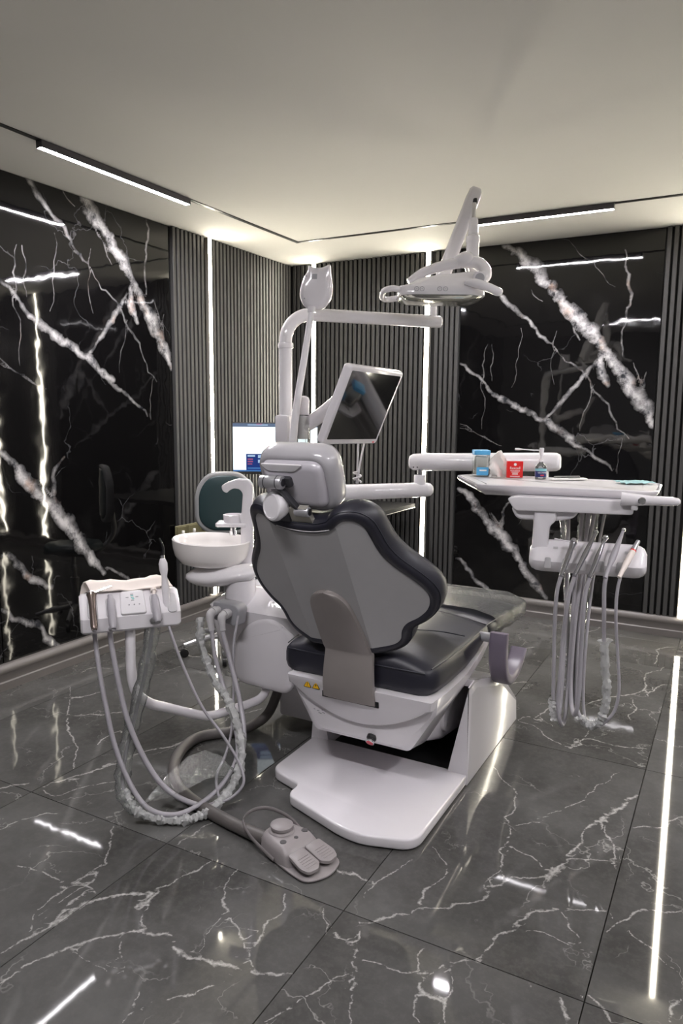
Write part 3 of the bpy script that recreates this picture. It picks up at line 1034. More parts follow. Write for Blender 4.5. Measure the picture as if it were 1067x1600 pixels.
# housing: two cheeks, rear block and sloping lid around the lifting arm
mb = MB()
prof = [(2.50, 0.003), (2.505, 0.10), (2.535, 0.375), (2.60, 0.385), (3.0, 0.275), (3.19, 0.11), (3.20, 0.003)]


def cheek(x_out, x_in, sgn):
    # inner face leans outwards to the top; outer face folds along a rising crease
    inner = [(x_in + sgn * .072 * min(1, z / .375), y, z) for y, z in prof]
    edge = []
    for y, z in prof:
        edge.append((x_out - sgn * (.020 if z > .2 else .004 if z > .05 else 0), y, z))
    out = []
    for y, z in prof:
        if z > .2:
            out.append((x_out - sgn * .012, y + (2.80 - y) * .10, z - .035))
        elif z > .05:
            out.append((x_out, y + (2.85 - y) * .02, z - .012))
        else:
            out.append((x_out, y, z))
    mb.loft([inner, edge, out], True, False)
    a, b, c, d, e, f, g = out
    mb.add([a, b, f, g, c, d, e], [(0, 1, 2, 3), (1, 4, 5, 6, 2)])


cheek(-.808, -.895, 1)
cheek(-1.50, -1.41, -1)
lid = [(2.60, 0.384), (3.0, 0.2745), (3.19, 0.1095), (3.20, 0.003), (3.17, 0.003), (3.16, 0.10), (2.98, 0.25), (2.60, 0.355)]
mb.loft([[(x, y, z) for y, z in lid] for x in (-.8281, -1.4799)])
mb.build('base_housing', 'white_plastic', chair, ang=30)
mb = MB()
mb.box((-1.15, 2.83, 0.02), (0.50, 0.62, 0.03))
mb.build('housing_floor', 'black_plastic', chair, ang=0)
mb = MB()
mb.box((-1.61, 2.80, 0.135), (0.24, 0.40, 0.17), bev=0.015)
mb.build('side_pedestal', 'white_plastic', chair)

# lifting arm between housing and seat
mb = MB()
rings = []
for y, z0, z1, hw in ((3.05, .05, .22, .19), (2.85, .06, .30, .20), (2.62, .10, .35, .205), (2.45, .16, .40, .20), (2.36, .24, .40, .19)):
    r = fillet([(-1.15 - hw, z0), (-1.15 + hw, z0), (-1.15 + hw, z1), (-1.15 - hw, z1)], 0.045, 4)
    rings.append([(x, y, z) for x, z in r])
mb.loft(rings)
mb.build('lift_arm', 'white_satin', chair, ang=40)
mb = MB()
mb.lathe([(.002, 0), (.055, 0), (.06, .004), (.06, .02), (.002, .021)], (-.95, 2.62, .21), X, 28)
mb.rod((-.929, 2.60, .18), (-.927, 2.60, .18), .006, 10)
mb.build('arm_pivot', 'white_satin', chair)

# seat carrier
SCX = -1.180
CCX = -1.148
mb = MB()
rings = []
for y, wt, wb, zt, zb in ((2.262, .285, .17, .41, .215), (2.275, .297, .195, .415, .20), (2.38, .303, .205, .415, .185), (2.47, .302, .205, .413, .215), (2.58, .299, .205, .412, .315), (2.80, .290, .20, .440, .405), (2.95, .27, .20, .455, .440)):
    r = fillet([(-wt, zt), (-wt, zt - .05), (-wb - .02, zb + .03), (-wb, zb), (wb, zb), (wb + .02, zb + .03), (wt, zt - .05), (wt, zt)], [0, .05, .05, .02, .02, .05, .05, 0], 4)
    rings.append([(CCX + x, y, z) for x, z in r])
mb.loft(rings)
mb.build('seat_carrier', 'white_plastic', chair, ang=32)
mb = MB()
cres = [(-.296, .418), (-.292, .385)] + [(x, .385 - .112 * (1 - (x / .285) ** 2)) for x in np.linspace(-.28, .28, 25)] + [(.292, .385), (.296, .418)]
rings = []
for y, k in ((2.30, 1.0), (2.245, 1.0), (2.236, .985), (2.233, .96)):
    rings.append([(CCX + x * k, y - (z - .36) * 0.15, .418 + (z - .418) * k) for x, z in cres])
mb.loft(rings)
crescent = mb.build('rear_cowl', 'white_plastic', chair, ang=40)
# slot where the back bracket enters the cowl
mb = MB()
mb.box((CX + .034, 2.2480, .369), (.232, .040, .022))
mb.build('bracket_slot', 'black_plastic', crescent, ang=0)
# warning stickers
for u in (-.205, -.168):
    o = Vector((CCX + u, 2.2285, .394))
    mb = MB()
    mb.prism(fillet([(-.0175, -.014), (.0175, -.014), (0, .017)], .003, 2), o, X, Z, -.0005, .0012)
    st = mb.build('warning_sticker', 'black_plastic', crescent, ang=0, label='small yellow warning triangle')
    mb = MB()
    mb.prism(fillet([(-.0140, -.0118), (.0140, -.0118), (0, .0128)], .002, 2), o, X, Z, .0012, .0018)
    mb.build('yellow_field', 'yellow', st, ang=0)
    mb = MB()
    if u < -.18:
        mb.prism([(-.0012, -.003), (.0012, -.003), (.0016, .006), (-.0016, .006)], o, X, Z, .0018, .0022)
        mb.prism([(-.0014, -.0075), (.0014, -.0075), (.0014, -.005), (-.0014, -.005)], o, X, Z, .0018, .0022)
    else:
        mb.prism([(-.004, .000), (.0005, .006), (.0025, .006), (.0005, .0015), (.004, .0015), (-.003, -.008), (-.0005, -.001)], o, X, Z, .0018, .0022)
    mb.build('symbol', 'black_plastic', st, ang=0)
# stop button and printed marks on the low rear face
mb = MB()
bo, bd = Vector((-1.098, 2.268, .228)), Vector((0, -.80, -.60))
mb.lathe([(.002, 0), (.019, 0), (.019, .012), (.0165, .0125), (.0165, .022), (.002, .0225)], bo, bd, 24)
btn = mb.build('stop_button', 'black_plastic', chair)
mb = MB()
mb.lathe([(.0155, .020), (.0175, .021), (.0175, .027), (.015, .0285), (.0148, .027)], bo, bd, 24)
mb.build('chrome_ring', 'chrome', btn)
mb = MB()
mb.lathe([(.002, .026), (.014, .026), (.0125, .0295), (.002, .030)], bo, bd, 24)
mb.build('red_cap', 'pink_red', btn)
mb = MB()
for dx, dz, w in ((-.135, .045, .006), (-.118, .038, .010), (-.100, .050, .006), (-.095, .030, .012), (-.11, .022, .014)):
    mb.box((CX + dx, 2.2612, .262 + dz * .5), (w, .0006, .0025), ((.98, 0, -.15), (0, 1, 0), (.15, 0, .98)))
mb.build('printed_marks', 'print_grey', chair, ang=0)

# cushion running from the seat out to the foot end


def cushion(name, ys, m='navy_leather'):
    """ys: rows of (y, half width, z bottom, z edge, crown)"""
    mb = MB()
    rings = []
    for y, hw, zb, zt, cr in ys:
        pts = []
        sec = [(-.90, 0), (-.97, .12), (-1, .35), (-1, .7), (-.985, .9), (-.95, 1.0)]
        for s, t in sec:
            pts.append((s * hw, zb + (zt - zb) * t))
        for s in np.linspace(-.92, .92, 17):
            pts.append((s * hw, zt + cr * (1 - abs(s / .95) ** 2.6)))
        for s, t in reversed(sec):
            pts.append((-s * hw, zb + (zt - zb) * t))
        rings.append([(SCX + x, y, z) for x, z in pts])
    mb.loft(rings)
    return mb.build(name, m, chair, ang=60)


cushion('seat_cushion', [(2.262, .245, .435, .480, .02), (2.266, .280, .420, .500, .03), (2.285, .305, .412, .512, .042), (2.33, .316, .410, .516, .056), (2.45, .318, .405, .516, .062), (2.62, .318, .405, .515, .055), (2.78, .316, .425, .516, .045), (2.86, .314, .448, .517, .036), (2.905, .312, .462, .517, .032), (2.915, .306, .468, .512, .028)])
cushion('legrest_cushion', [(2.905, .304, .466, .508, .022), (2.915, .312, .460, .516, .03), (3.0, .312, .452, .511, .028), (3.1, .312, .446, .503, .026), (3.25, .311, .438, .490, .024), (3.40, .309, .428, .478, .022), (3.47, .303, .426, .470, .020), (3.50, .285, .430, .460, .014), (3.508, .26, .438, .450, .006)])
mb = MB()
for s in (-1, 1):
    mb.tube(crom([(SCX + s * hw * .985, y, z + .003) for y, hw, z in ((2.29, .303, .513), (2.4, .316, .517), (2.62, .316, .516), (2.86, .313, .519), (3.0, .311, .513), (3.25, .309, .492), (3.45, .303, .474))], 5), .0024, 6)
mb.tube(crom([(SCX + x, 2.264 - .004 * (1 - (x / .3) ** 2), .505) for x in np.linspace(-.285, .285, 7)], 3), .0024, 6)
mb.tube(crom([(SCX + x, 2.47 + .14 * abs(x / .25) ** 2, .579 - .05 * (x / .3) ** 4) for x in np.linspace(-.29, .29, 9)], 3), .0024, 6)
mb.tube(crom([(SCX + x, 2.91, .519 + .030 * (1 - (x / .3) ** 2)) for x in np.linspace(-.30, .30, 9)], 3), .0024, 6)
mb.build('seat_piping', 'navy_piping', chair)
# clear film sleeve over the foot end
mb = MB()
rings = []
for i, (y, k) in enumerate(((3.02, .99), (3.08, 1.02), (3.16, 1.01), (3.24, 1.03), (3.32, 1.015), (3.40, 1.035), (3.48, 1.02), (3.54, .99), (3.565, .93), (3.57, .85))):
    zb, zt = .448 - (y - 3.0) * .055 - .006, .548 - (y - 3.0) * .075 + .005
    pts = fillet([(-.314 * k, zb), (.314 * k, zb), (.314 * k, zt - .03), (.2, zt), (-.2, zt), (-.314 * k, zt - .03)], .02, 3)
    rings.append([(SCX + x, y + .006 * math.sin(x * 23 + i), z + .003 * math.sin(x * 31 + i * 2.1)) for x, z in pts])
mb.loft(rings, False, True)
mb.build('foot_film', 'clear_film', chair, ang=60, label='clear plastic cover over the foot end')

# ------------------------------------------------------------------ backrest
B0 = Vector((CX, 2.26, .53))
BU, BF = Vector((0, -.5, .866)), Vector((0, .866, .5))
TF = math.tan(math.radians(22))


def back(s, h, w):
    return B0 + X * s + BU * h + BF * (w + max(0.0, abs(s) - .125) * TF)


HALF = [(0, .052), (.08, .052), (.15, .053), (.205, .060), (.235, .085), (.246, .125), (.265, .152), (.305, .172), (.340, .205), (.356, .25), (.348, .30), (.312, .362), (.268, .425), (.240, .485), (.226, .545), (.214, .592), (.188, .622), (.150, .632), (.122, .618), (.098, .598), (.05, .583), (0, .580)]
full = HALF + [(-s, h) for s, h in HALF[-2:0:-1]]
CONT = np.array(crom(full, 5, closed=True))


def col_range(s):
    s = abs(s)
    half = CONT[:(len(HALF) - 1) * 5 + 1]
    k = int(np.argmax(half[:, 0]))
    lo, hi = half[:k + 1], half[k:][::-1]
    return float(np.interp(s, lo[:, 0], lo[:, 1])), float(np.interp(s, hi[:, 0], hi[:, 1]))


SM = float(CONT[:, 0].max())
cols = sorted(set([round(float(q), 4) for q in np.concatenate([np.linspace(-SM * .998, SM * .998, 61), [-.125, .125]])]))
mb = MB()
rows = []
for s in cols:
    a, b = col_range(s)
    rows.append([back(s, a + (b - a) * t, -.010) for t in np.linspace(0, 1, 15)])
mb.grid(rows)
mb.loft([[back(s, h, -.010) for s, h in CONT], [back(s, h, .012) for s, h in inset2(CONT, -.004)]], False, False)
mb.build('backrest_shell', 'grey_shell', chair, ang=18)
mb = MB()
rings = []
for w, off in ((-.0095, -.0105), (-.0125, -.008), (-.0125, .012), (-.006, .018), (.002, .022), (.014, .026), (.032, .028), (.052, .026), (.07, .018), (.080, .004), (.083, -.02)):
    rings.append([back(s, h, w) for s, h in inset2(CONT, -off)])
mb.loft(rings, False, True)
mb.build('backrest_cushion', 'navy_leather', chair, ang=70)
mb = MB()
ring = [back(s, h, -.002) for s, h in inset2(CONT, -.0215)]
mb.tube(ring + ring[:1], .002, 6, caps=False)
mb.build('backrest_piping', 'navy_piping', chair)
# thin pale tube standing in for the reflected light line in the neck notch
mb = MB()
mb.tube([back(s, .578 + .25 * s * s * 6, -.012) for s in np.linspace(-.10, .10, 13)], .0022, 8)
mb.build('notch_glint', 'grey_pale', chair)

# taupe bracket carrying the back
mb = MB()
path = [(2.224, .364), (2.212, .42), (2.212, .49), (2.218, .545)]
pl = [Vector((CX + .032, y, z)) for y, z in path]
pl += [B0 + BU * h - BF * .026 + X * (.030 - .06 * h) for h in (.05, .095, .145, .195, .24, .272, .297, .312, .321, .325)]
hw = [.106, .103, .099, .096, .094, .092, .089, .085, .080, .073, .060, .044, .024, .004]
rows = []
for p, w in zip(crom(pl, 3), np.array(crom([(q,) for q in hw], 3)).ravel()):
    rows.append([p + X * float(w) * t - Y * .007 * (1 - abs(t) ** 3) * 1.0 for t in np.linspace(-1, 1, 11)])
mb.grid(rows, thick=(0, .016, .006))
mb.build('back_bracket', 'taupe_metal', chair, ang=50)

# ------------------------------------------------------------------ headrest
HO = Vector((CX - .020, 1.945, 1.187))
HU, HF = Vector((0, -.42, .9075)), Vector((0, .9075, .42))


def hp(s, h, w):
    return HO + X * s + HU * h + HF * w


hc = fillet([(-.118, -.100), (.112, -.100), (.122, -.02), (.122, .085), (-.122, .085), (-.122, -.02)], [.06, .06, .06, .05, .05, .06], 7)
mb = MB()
rings = []
for w, off in ((.010, -.018), (.0, -.008), (.004, .006), (.03, .018), (.065, .020), (.09, .008), (.098, -.015)):
    rings.append([hp(s, h, w) for s, h in inset2(hc, -off)])
mb.loft(rings)
mb.build('headrest_pad', 'head_leather', chair, ang=70)
mb = MB()
rings = []
for w, off in ((.012, -.010), (.0, -.010), (-.012, -.014), (-.019, -.024), (-.021, -.035)):
    rings.append([hp(s, h, w) for s, h in inset2(hc, -off)])
mb.loft(rings)
mb.build('headrest_shell', 'head_shell', chair, ang=50)
mb = MB()
mb.prism(fillet([(-.105, .072), (.055, .072), (.020, .046), (-.080, .046)], .012, 3), hp(0, 0, -.020), X, HU, -.002, .004, bev=.002)
mb.build('headrest_grip', 'white_satin', chair, ang=40)
# hinge: roller, links, big knob, small knob, neck plate
mb = MB()
c0 = hp(-.055, .020, -.048)
mb.rod(c0 - X * .042, c0 + X * .040, .0215, 24, bev=.003)
hg = mb.build('hinge_roller', 'steel', chair)
mb = MB()
mb.rod(c0 + X * .040, c0 + X * .042, .012, 20)
mb.build('hinge_cap', 'dark_steel', hg)
for d in (-.022, .022):
    mb = MB()
    mb.rod(c0 + X * (d - .0015), c0 + X * (d + .0015), .0222, 24)
    mb.build('hinge_groove', 'dark_steel', hg)
mb = MB()
c1 = hp(.030, -.088, -.040)
mb.rod(c1 - X * .030, c1 + X * .022, .0165, 24, bev=.003)
kn = mb.build('lower_roller', 'steel', chair)
mb = MB()
mb.rod(c1 + X * .022, c1 + X * .0235, .011, 20)
mb.build('roller_cap', 'dark_steel', kn)
mb = MB()
p, q = c0 + X * .012, c1 - X * .012
d = (q - p).normalized()
n = d.cross(X).normalized()
mb.prism(fillet([(-.014, -.012), (.118, -.010), (.118, .010), (-.014, .012)], .009, 4), p, d, n, -.006, .006, bev=.002)
mb.box(hp(-.02, .012, -.026), (.050, .036, .024), (X, HU, HF), bev=.008)
mb.build('hinge_link', 'dark_steel', chair)
kd = Vector((-.30, -.94, .05)).normalized()
ko = hp(-.060, -.062, -.062)
mb = MB()
mb.lathe([(.002, -.035), (.033, -.035), (.040, -.02), (.0475, -.004), (.048, .006), (.044, .014), (.038, .0165), (.036, .014), (.002, .016)], ko, kd, 40)
mb.build('clamp_knob', 'white_satin', chair)
mb = MB()
rows = []
for h, w, hw2 in ((.085, .018, .046), (.05, .018, .050), (.02, .020, .054), (-.005, .024, .056), (-.04, .03, .056)):
    rows.append([back(-.018 + hw2 * t, .575 + h, w - .018) for t in np.linspace(-1, 1, 7)])
mb.grid(rows, thick=BF * .02)
mb.build('neck_plate', 'alu', chair, ang=40)
mb = MB()
mb.box(back(-.075, .625, .012), (.07, .05, .04), (X, BU, BF), bev=.012)
mb.box(back(0, .578, .040), (.19, .045, .05), (X, BU, BF), bev=.008)
mb.build('neck_socket', 'dark_steel', chair, ang=40)

# folded-down armrest on the right
mb = MB()
ap = crom([(2.80, .525), (2.795, .47), (2.80, .40), (2.835, .335), (2.90, .300), (2.985, .300), (3.06, .325), (3.12, .37)], 5)
th = np.interp(np.linspace(0, 1, len(ap)), [0, .1, .5, .8, 1], [.020, .024, .022, .016, .010])
rings = []
for i, p in enumerate(ap):
    t = np.array(ap[min(i + 1, len(ap) - 1)]) - np.array(ap[max(i - 1, 0)])
    t /= np.linalg.norm(t)
    n = np.array([t[1], -t[0]])
    k = float(th[i])
    r = fillet([(-.036, -k), (.036, -k), (.036, k), (-.036, k)], .012, 3)
    rings.append([(-.790 + a, p[0] + n[0] * b, p[1] + n[1] * b) for a, b in r])
mb.loft(rings)
mb.build('armrest', 'lilac', chair, ang=45, label='lilac grey armrest folded down')
mb = MB()
mb.rod((-.90, 2.815, .495), (-.815, 2.815, .495), .020, 20)
mb.build('armrest_pivot', 'grey_plastic', chair)

# ================================================================== pole, cuspidor, assistant arm
PX, PY = -1.716, 2.640
pole = thing('lamp_pole', (PX, PY, 0.3), 'tall white tubular pole bending into a horizontal arm above the chair', 'pole')
mb = MB()
mb.tube([(PX, PY, .55), (PX, PY, 1.69)], .0285, 28)
mb.build('lower_tube', 'white_gloss', pole)
mb = MB()
mb.lathe([(.028, -.012), (.032, -.011), (.033, -.006), (.033, .006), (.032, .011), (.028, .012)], (PX, PY, 1.687), Z, 28, caps=False)
mb.build('collar', 'white_gloss', pole)
e0, e1 = Vector((PX, PY, 1.822)), Vector((-1.228, 3.190, 1.822))
ad = (e1 - e0).normalized()
RB = .115
bend = [Vector((PX, PY, 1.69))]
for i in range(13):
    a = math.pi / 2 * i / 12
    bend.append(Vector((PX, PY, 1.822 - RB)) + ad * RB * (1 - math.cos(a)) + Z * RB * math.sin(a))
bend += [e0 + ad * .25, e0 + ad * .5, e1 - ad * .012]
mb = MB()
mb.tube(bend + [e1 - ad * .004, e1], [.0275] * len(bend) + [.025, .019], 28)
mb.build('bent_arm', 'white_gloss', pole, ang=50)
mb = MB()
st = e1 - ad * .04
mb.lathe([(.0165, .015), (.0165, .062), (.0155, .066), (.002, .066)], st, Z, 24)
mb.build('arm_stub', 'white_gloss', pole)
mb = MB()
mb.box((PX + .0, PY - .008, 1.335), (.066, .062, .12), bev=.010)
mb.build('pole_bracket', 'white_plastic', pole)

# ------------------------------------------------------------------ operating lamp
lamp = thing('operating_lamp', tuple(st + Z * .06), 'white dental operating lamp with looped handles on a raised arm', 'dental lamp')
mb = MB()
mb.lathe([(.010, .055), (.010, .115)], st, Z, 20)
mb.build('pivot_pin', 'chrome', lamp)
a0, a1 = st + Z * .095, Vector((-1.089, 3.199, 2.367))
dd = (a1 - a0).normalized()
sd = dd.cross(Vector((.474, -.870, .13))).normalized()
nd = sd.cross(dd)
mb = MB()
rings = []
for t, k in ((-.03, .55), (-.015, .9), (.05, 1), (.5, .96), (.95, .95), (1.02, .85), (1.045, .6)):
    p = a0 + (a1 - a0) * t
    r = fillet([(-.033 * k, -.034 * k), (.033 * k, -.034 * k), (.033 * k, .034 * k), (-.033 * k, .034 * k)], .020 * k, 4)
    rings.append([p + sd * x + nd * y for x, y in r])
mb.loft(rings)
mb.build('swing_arm', 'white_gloss', lamp, ang=50)
mb = MB()
mb.box(a1 - Z * .040 + Vector((.006, -.016, 0)), (.028, .030, .026), bev=.005)
mb.build('arm_end_socket', 'black_plastic', lamp)
hx = Vector((-1.075, 3.153, 2.239))
mb = MB()
mb.rod(hx + Z * .075, hx - Z * .01, .0095, 18)
mb.build('chrome_stem', 'chrome', lamp)
mb = MB()
mb.lathe([(.002, 0), (.018, 0), (.020, -.01), (.0225, -.07), (.030, -.075), (.031, -.095), (.030, -.100), (.028, -.105), (.028, -.19), (.024, -.215), (.002, -.22)], hx + Z * .01, Z, 28)
mb.build('sleeve', 'white_gloss', lamp, ang=40)
mb = MB()
wl = hx + dd * -.10 + Vector((-.04, -.02, 0))
mb.prism([(-.012, -.009), (.012, -.009), (0, .011)], a0 + (a1 - a0) * .78 + nd * -.0285, sd, dd, -.001, .001)
mb.build('warning_mark', 'yellow', lamp, ang=0)
# head
LR, LB = Vector((.878, .479, 0)), Vector((-.479, .878, 0))
LO = Vector((-1.137, 2.926, 1.885))


def lp(x, y, z):
    return LO + LR * x + LB * y + Z * z


def louter(kx, ky, dx=0.0):
    return [(x * kx + dx, y * ky) for x, y in fillet([(-.175, -.075), (-.12, -.10), (.13, -.10), (.185, -.055), (.185, .10), (.13, .15), (-.12, .15), (-.175, .12)], .03, 4)]


mb = MB()
rings = []
for z, kx, ky, dx in ((.0, .97, .97, 0), (.004, 1, 1, 0), (.030, 1.0, 1.0, 0), (.038, .985, .97, .0), (.060, .90, .80, .01), (.078, .74, .62, .03), (.086, .62, .50, .04), (.088, .5, .4, .04)):
    rings.append([lp(x, y, z + .02 * (x / .18) * (z > .05)) for x, y in louter(kx, ky, dx)])
mb.loft(rings)
mb.build('lamp_head', 'white_gloss', lamp, ang=40)
mb = MB()
mb.loft([[lp(x, y, z) for x, y in louter(k, k)] for z, k in ((.002, .955), (-.006, .93), (-.018, .75), (-.022, .4))])
mb.build('reflector', 'led_chip', lamp, ang=50)
for q in (-.105, -.083, -.012, .012):
    mb = MB()
    c = lp(q, -.1005, .021)
    ring = [c + LR * .0085 * math.cos(t) + Z * .0085 * math.sin(t) - LB * .0006 for t in np.linspace(0, 2 * math.pi, 17)]
    mb.tube(ring, .0009, 5, caps=False)
    bt = mb.build('button', 'print_grey', lamp)
    mb = MB()
    mb.box(c - LB * .0004, (.005, .0008, .0015), (LR, LB, Z))
    mb.build('button_mark', 'print_grey', bt, ang=0)
for s in (-1, 1):
    mb = MB()
    if s < 0:
        path = [(-.16, -.06, .022), (-.20, -.072, .026), (-.232, -.055, .020), (-.238, -.01, .010), (-.232, .05, .004), (-.205, .085, .006), (-.165, .085, .012)]
        mb.tube(crom([lp(*p) for p in path], 6), .0125, 14)
    else:
        path = [(.09, -.10, .048), (.135, -.115, .040), (.18, -.115, .026), (.215, -.105, .014), (.238, -.09, .010)]
        P = crom([lp(*p) for p in path], 6)
        mb.tube(P, list(np.interp(np.linspace(0, 1, len(P)), [0, .2, .8, .97, 1], [.010, .019, .018, .015, .008])), 16)
    mb.build('handle', 'white_gloss', lamp, ang=50)
# curved yoke and its hub
mb = MB()
path = [(-.13, .02, .070), (-.06, .02, .110), (.02, .02, .135), (.10, .02, .150), (.155, .02, .148), (.185, .01, .122), (.188, -.01, .092), (.165, -.03, .072)]
P = crom([lp(*p) for p in path], 6)
mb.tube(P, list(np.interp(np.linspace(0, 1, len(P)), [0, .1, .5, .75, 1], [.014, .022, .030, .032, .026])), 18, sq=(1, .85))
mb.build('yoke', 'white_gloss', lamp, ang=60)
mb = MB()
mb.rod(lp(.150, .02, .066), lp(.150, -.095, .066), .028, 26, bev=.004)
hub = mb.build('yoke_hub', 'white_gloss', lamp)
mb = MB()
mb.rod(lp(.150, -.094, .066), lp(.150, -.0965, .066), .019, 24)
mb.build('hub_cap', 'grey_plastic', hub)
mb = MB()
jj = hx - Z * .19
mb.tube(crom([jj + Z * .02, jj - Z * .02, lp(.115, .01, .165), lp(.075, .02, .148)], 5), .027, 18)
mb.build('elbow', 'white_gloss', lamp, ang=60)

# ------------------------------------------------------------------ owl shaped device on a rod
owl = thing('tooth_shaped_device', (-1.584, 2.487, 1.288), 'white owl-shaped plastic device with two pointed ears on a slim rod', 'device')
o0, o1 = Vector((-1.594, 2.503, 1.282)), Vector((-1.554, 2.585, 1.819))
mb = MB()
P = crom([o0, Vector((-1.59, 2.531, 1.443)), Vector((-1.571, 2.559, 1.637)), o1], 6)
mb.tube(P, list(np.linspace(.0165, .0125, len(P))), 18)
mb.build('rod', 'white_satin', owl)
mb = MB()
mb.tube([o1 - Z * .01, o1 + Z * .012], .0165, 18)
mb.build('rod_collar', 'white_plastic', owl)
oc = Vector((-1.541, 2.606, 1.91))
OR, OUp = Vector((.878, .479, 0)), Vector((.05, .03, .998)).normalized()
OB = OR.cross(OUp)
ol = crom([(0, -.092), (.035, -.083), (.058, -.05), (.064, -.01), (.058, .035), (.053, .055), (.050, .086), (.040, .089), (.022, .080), (.0, .077), (-.020, .079), (-.036, .086), (-.041, .082), (-.044, .062), (-.056, .040), (-.068, .0), (-.066, -.045), (-.040, -.082)], 4, closed=True)
ol = [(p[0], p[1]) for p in ol]
mb = MB()
rings = []
for w, k in ((.024, .55), (.0225, .74), (.018, .88), (.010, .965), (.0, 1.0), (-.010, .97), (-.016, .88), (-.019, .7)):
    rings.append([oc + OR * float(x * k) + OUp * float((y + .01) * k - .01) + OB * w for x, y in ol])
mb.loft(rings)
ob = mb.build('shell', 'white_plastic', owl, ang=60)
mb = MB()
mb.box(oc + OR * -.012 + OUp * .038 + OB * .0245, (.020, .020, .001), (OR, OUp, OB))
mb.build('sticker', 'grey_plastic', ob, ang=0)
for q in ((-.045, .040), (.034, .040), (-.048, -.048), (.014, -.056)):
    mb = MB()
    mb.lathe([(.0005, 0), (.003, 0), (.003, .0015), (.0005, .0015)], oc + OR * q[0] + OUp * q[1] + OB * .021, OB, 10)
    mb.build('screw', 'print_grey', ob)

# ------------------------------------------------------------------ patient monitor
mon = thing('patient_monitor', (-1.599, 2.575, 1.391), 'white framed flat monitor on a swivel arm tilted over the chair', 'monitor')
mc = Vector((-1.315, 2.573, 1.433))
MH, MV = Vector((.1231, .9922, -.0174)), Vector((.4036, -.034, .9143))
MN = MH.cross(MV).normalized()
mw, mh2 = .190, .161
mb = MB()
mb.prism(fillet([(-mw, -mh2), (mw, -mh2), (mw, mh2), (-mw, mh2)], .018, 5), mc, MH, MV, -.020, .016, bev=.008)
mb.build('frame', 'white_plastic', mon, ang=40)
sgn = 1 if MH.cross(MV).dot(MN) > 0 else -1
mb = MB()
f0 = .0158 * sgn if sgn > 0 else -.0205
mb.prism(fillet([(-mw + .018, -mh2 + .024), (mw - .018, -mh2 + .024), (mw - .018, mh2 - .018), (-mw + .018, mh2 - .018)], .003, 2), mc, MH, MV, min(f0, f0 + sgn * .0012), max(f0, f0 + sgn * .0012))
mb.build('screen', 'black_gloss', mon, ang=0)
mb = MB()
fc = mc + MN * (.0165 if sgn > 0 else .0205)
for s in (-1,):
    mb.box(fc + MH * (mw - .03) - MV * (mh2 - .010), (.014, .006, .0012), (MH, MV, MN))
mb.build('power_light', 'pink_red', mon, ang=0)
mb = MB()
jb = mc - MN * .025 - MH * .05
pv = Vector((-1.602, 2.6, 1.418))
mb.tube(crom([jb, jb - MN * .05 + Z * -.01, Vector((-1.557, 2.619, 1.378)), Vector((-1.612, 2.595, 1.343))], 6), [.026] * 19, 16, sq=(1, 1.2))
mb.build('arm', 'white_plastic', mon, ang=60)
mb = MB()
mb.lathe([(.002, .0), (.030, .0), (.0305, .062), (.027, .072), (.018, .078), (.002, .079)], Vector((-1.605, 2.595, 1.396)) - Z * .0, Z, 28)
mb.build('pivot_cap', 'white_plastic', mon)
mb = MB()
mb.lathe([(.024, -.10), (.024, -.004), (.002, -.003)], Vector((-1.605, 2.595, 1.396)), Z, 24)
mb.build('pivot_post', 'white_satin', mon)
mb = MB()
n = 40
pr0 = [(.0335, -.15), (.0335, -.006)]
c = Vector((-1.605, 2.595, 1.396))
mb.loft([[c + Z * z + Vector((math.cos(2 * math.pi * j / n), math.sin(2 * math.pi * j / n), 0)) * (r + .0012 * (j % 2)) for j in range(n)] for r, z in pr0], False, False)
mb.build('clear_sleeve', 'clear_plastic', mon, ang=20)
for k, (q, dq) in enumerate((((560, 692), 3.05), ((570, 692), 3.07))):
    mb = MB()
    pth = [Vector((-1.409, 2.731, 1.285)), Vector((-1.411, 2.731, 1.218)), Vector((-1.422, 2.748, 1.142)), Vector((-1.431, 2.76, 1.105))] if k == 0 else [Vector((-1.399, 2.771, 1.285)), Vector((-1.408, 2.756, 1.217)), Vector((-1.417, 2.751, 1.142)), Vector((-1.426, 2.763, 1.105))]
    mb.tube(crom(pth, 5), .0042, 8)
    mb.build('cable', 'white_satin', mon)
mb = MB()
kc = [Vector((-1.421, 2.747, 1.131)) + Vector((.016 * math.cos(t), .016 * math.sin(t), -.02 + .004 * t)) for t in np.linspace(0, 12, 40)]
mb.tube(kc, .004, 7)
mb.build('cable_coil', 'white_satin', mon)

# ------------------------------------------------------------------ cuspidor unit
cus = thing('cuspidor_unit', (-1.80, 2.55, 0.22), 'white cuspidor unit with ceramic spittoon bowl and water spout beside the chair', 'cuspidor')
mb = MB()
rings = []
for z, x0, x1, y0, y1, r in ((.245, -1.78, -1.50, 2.48, 2.75, .09), (.26, -1.84, -1.48, 2.44, 2.78, .10), (.32, -1.895, -1.47, 2.40, 2.80, .10), (.42, -1.925, -1.47, 2.375, 2.80, .09), (.54, -1.945, -1.47, 2.365, 2.80, .07), (.585, -1.95, -1.47, 2.365, 2.80, .06), (.61, -1.93, -1.48, 2.39, 2.79, .06), (.66, -1.86, -1.52, 2.46, 2.76, .06), (.668, -1.83, -1.55, 2.49, 2.74, .05)):
    rings.append([(x, y, z) for x, y in fillet([(x0, y0), (x1, y0), (x1, y1), (x0, y1)], r, 6)])
mb.loft(rings)
mb.build('body', 'white_plastic', cus, ang=40)
mb = MB()
bulge = fillet([(-.15, -.16), (.14, -.17), (.16, .10), (.06, .16), (-.06, .13), (-.15, .02)], .06, 6)
rings = []
for w, off in ((.0, 0.0), (.012, -.002), (.022, -.012), (.026, -.028)):
    rings.append([Vector((-1.655, 2.385 - w, .43)) + X * float(a) + Z * float(b) for a, b in inset2(bulge, -off)])
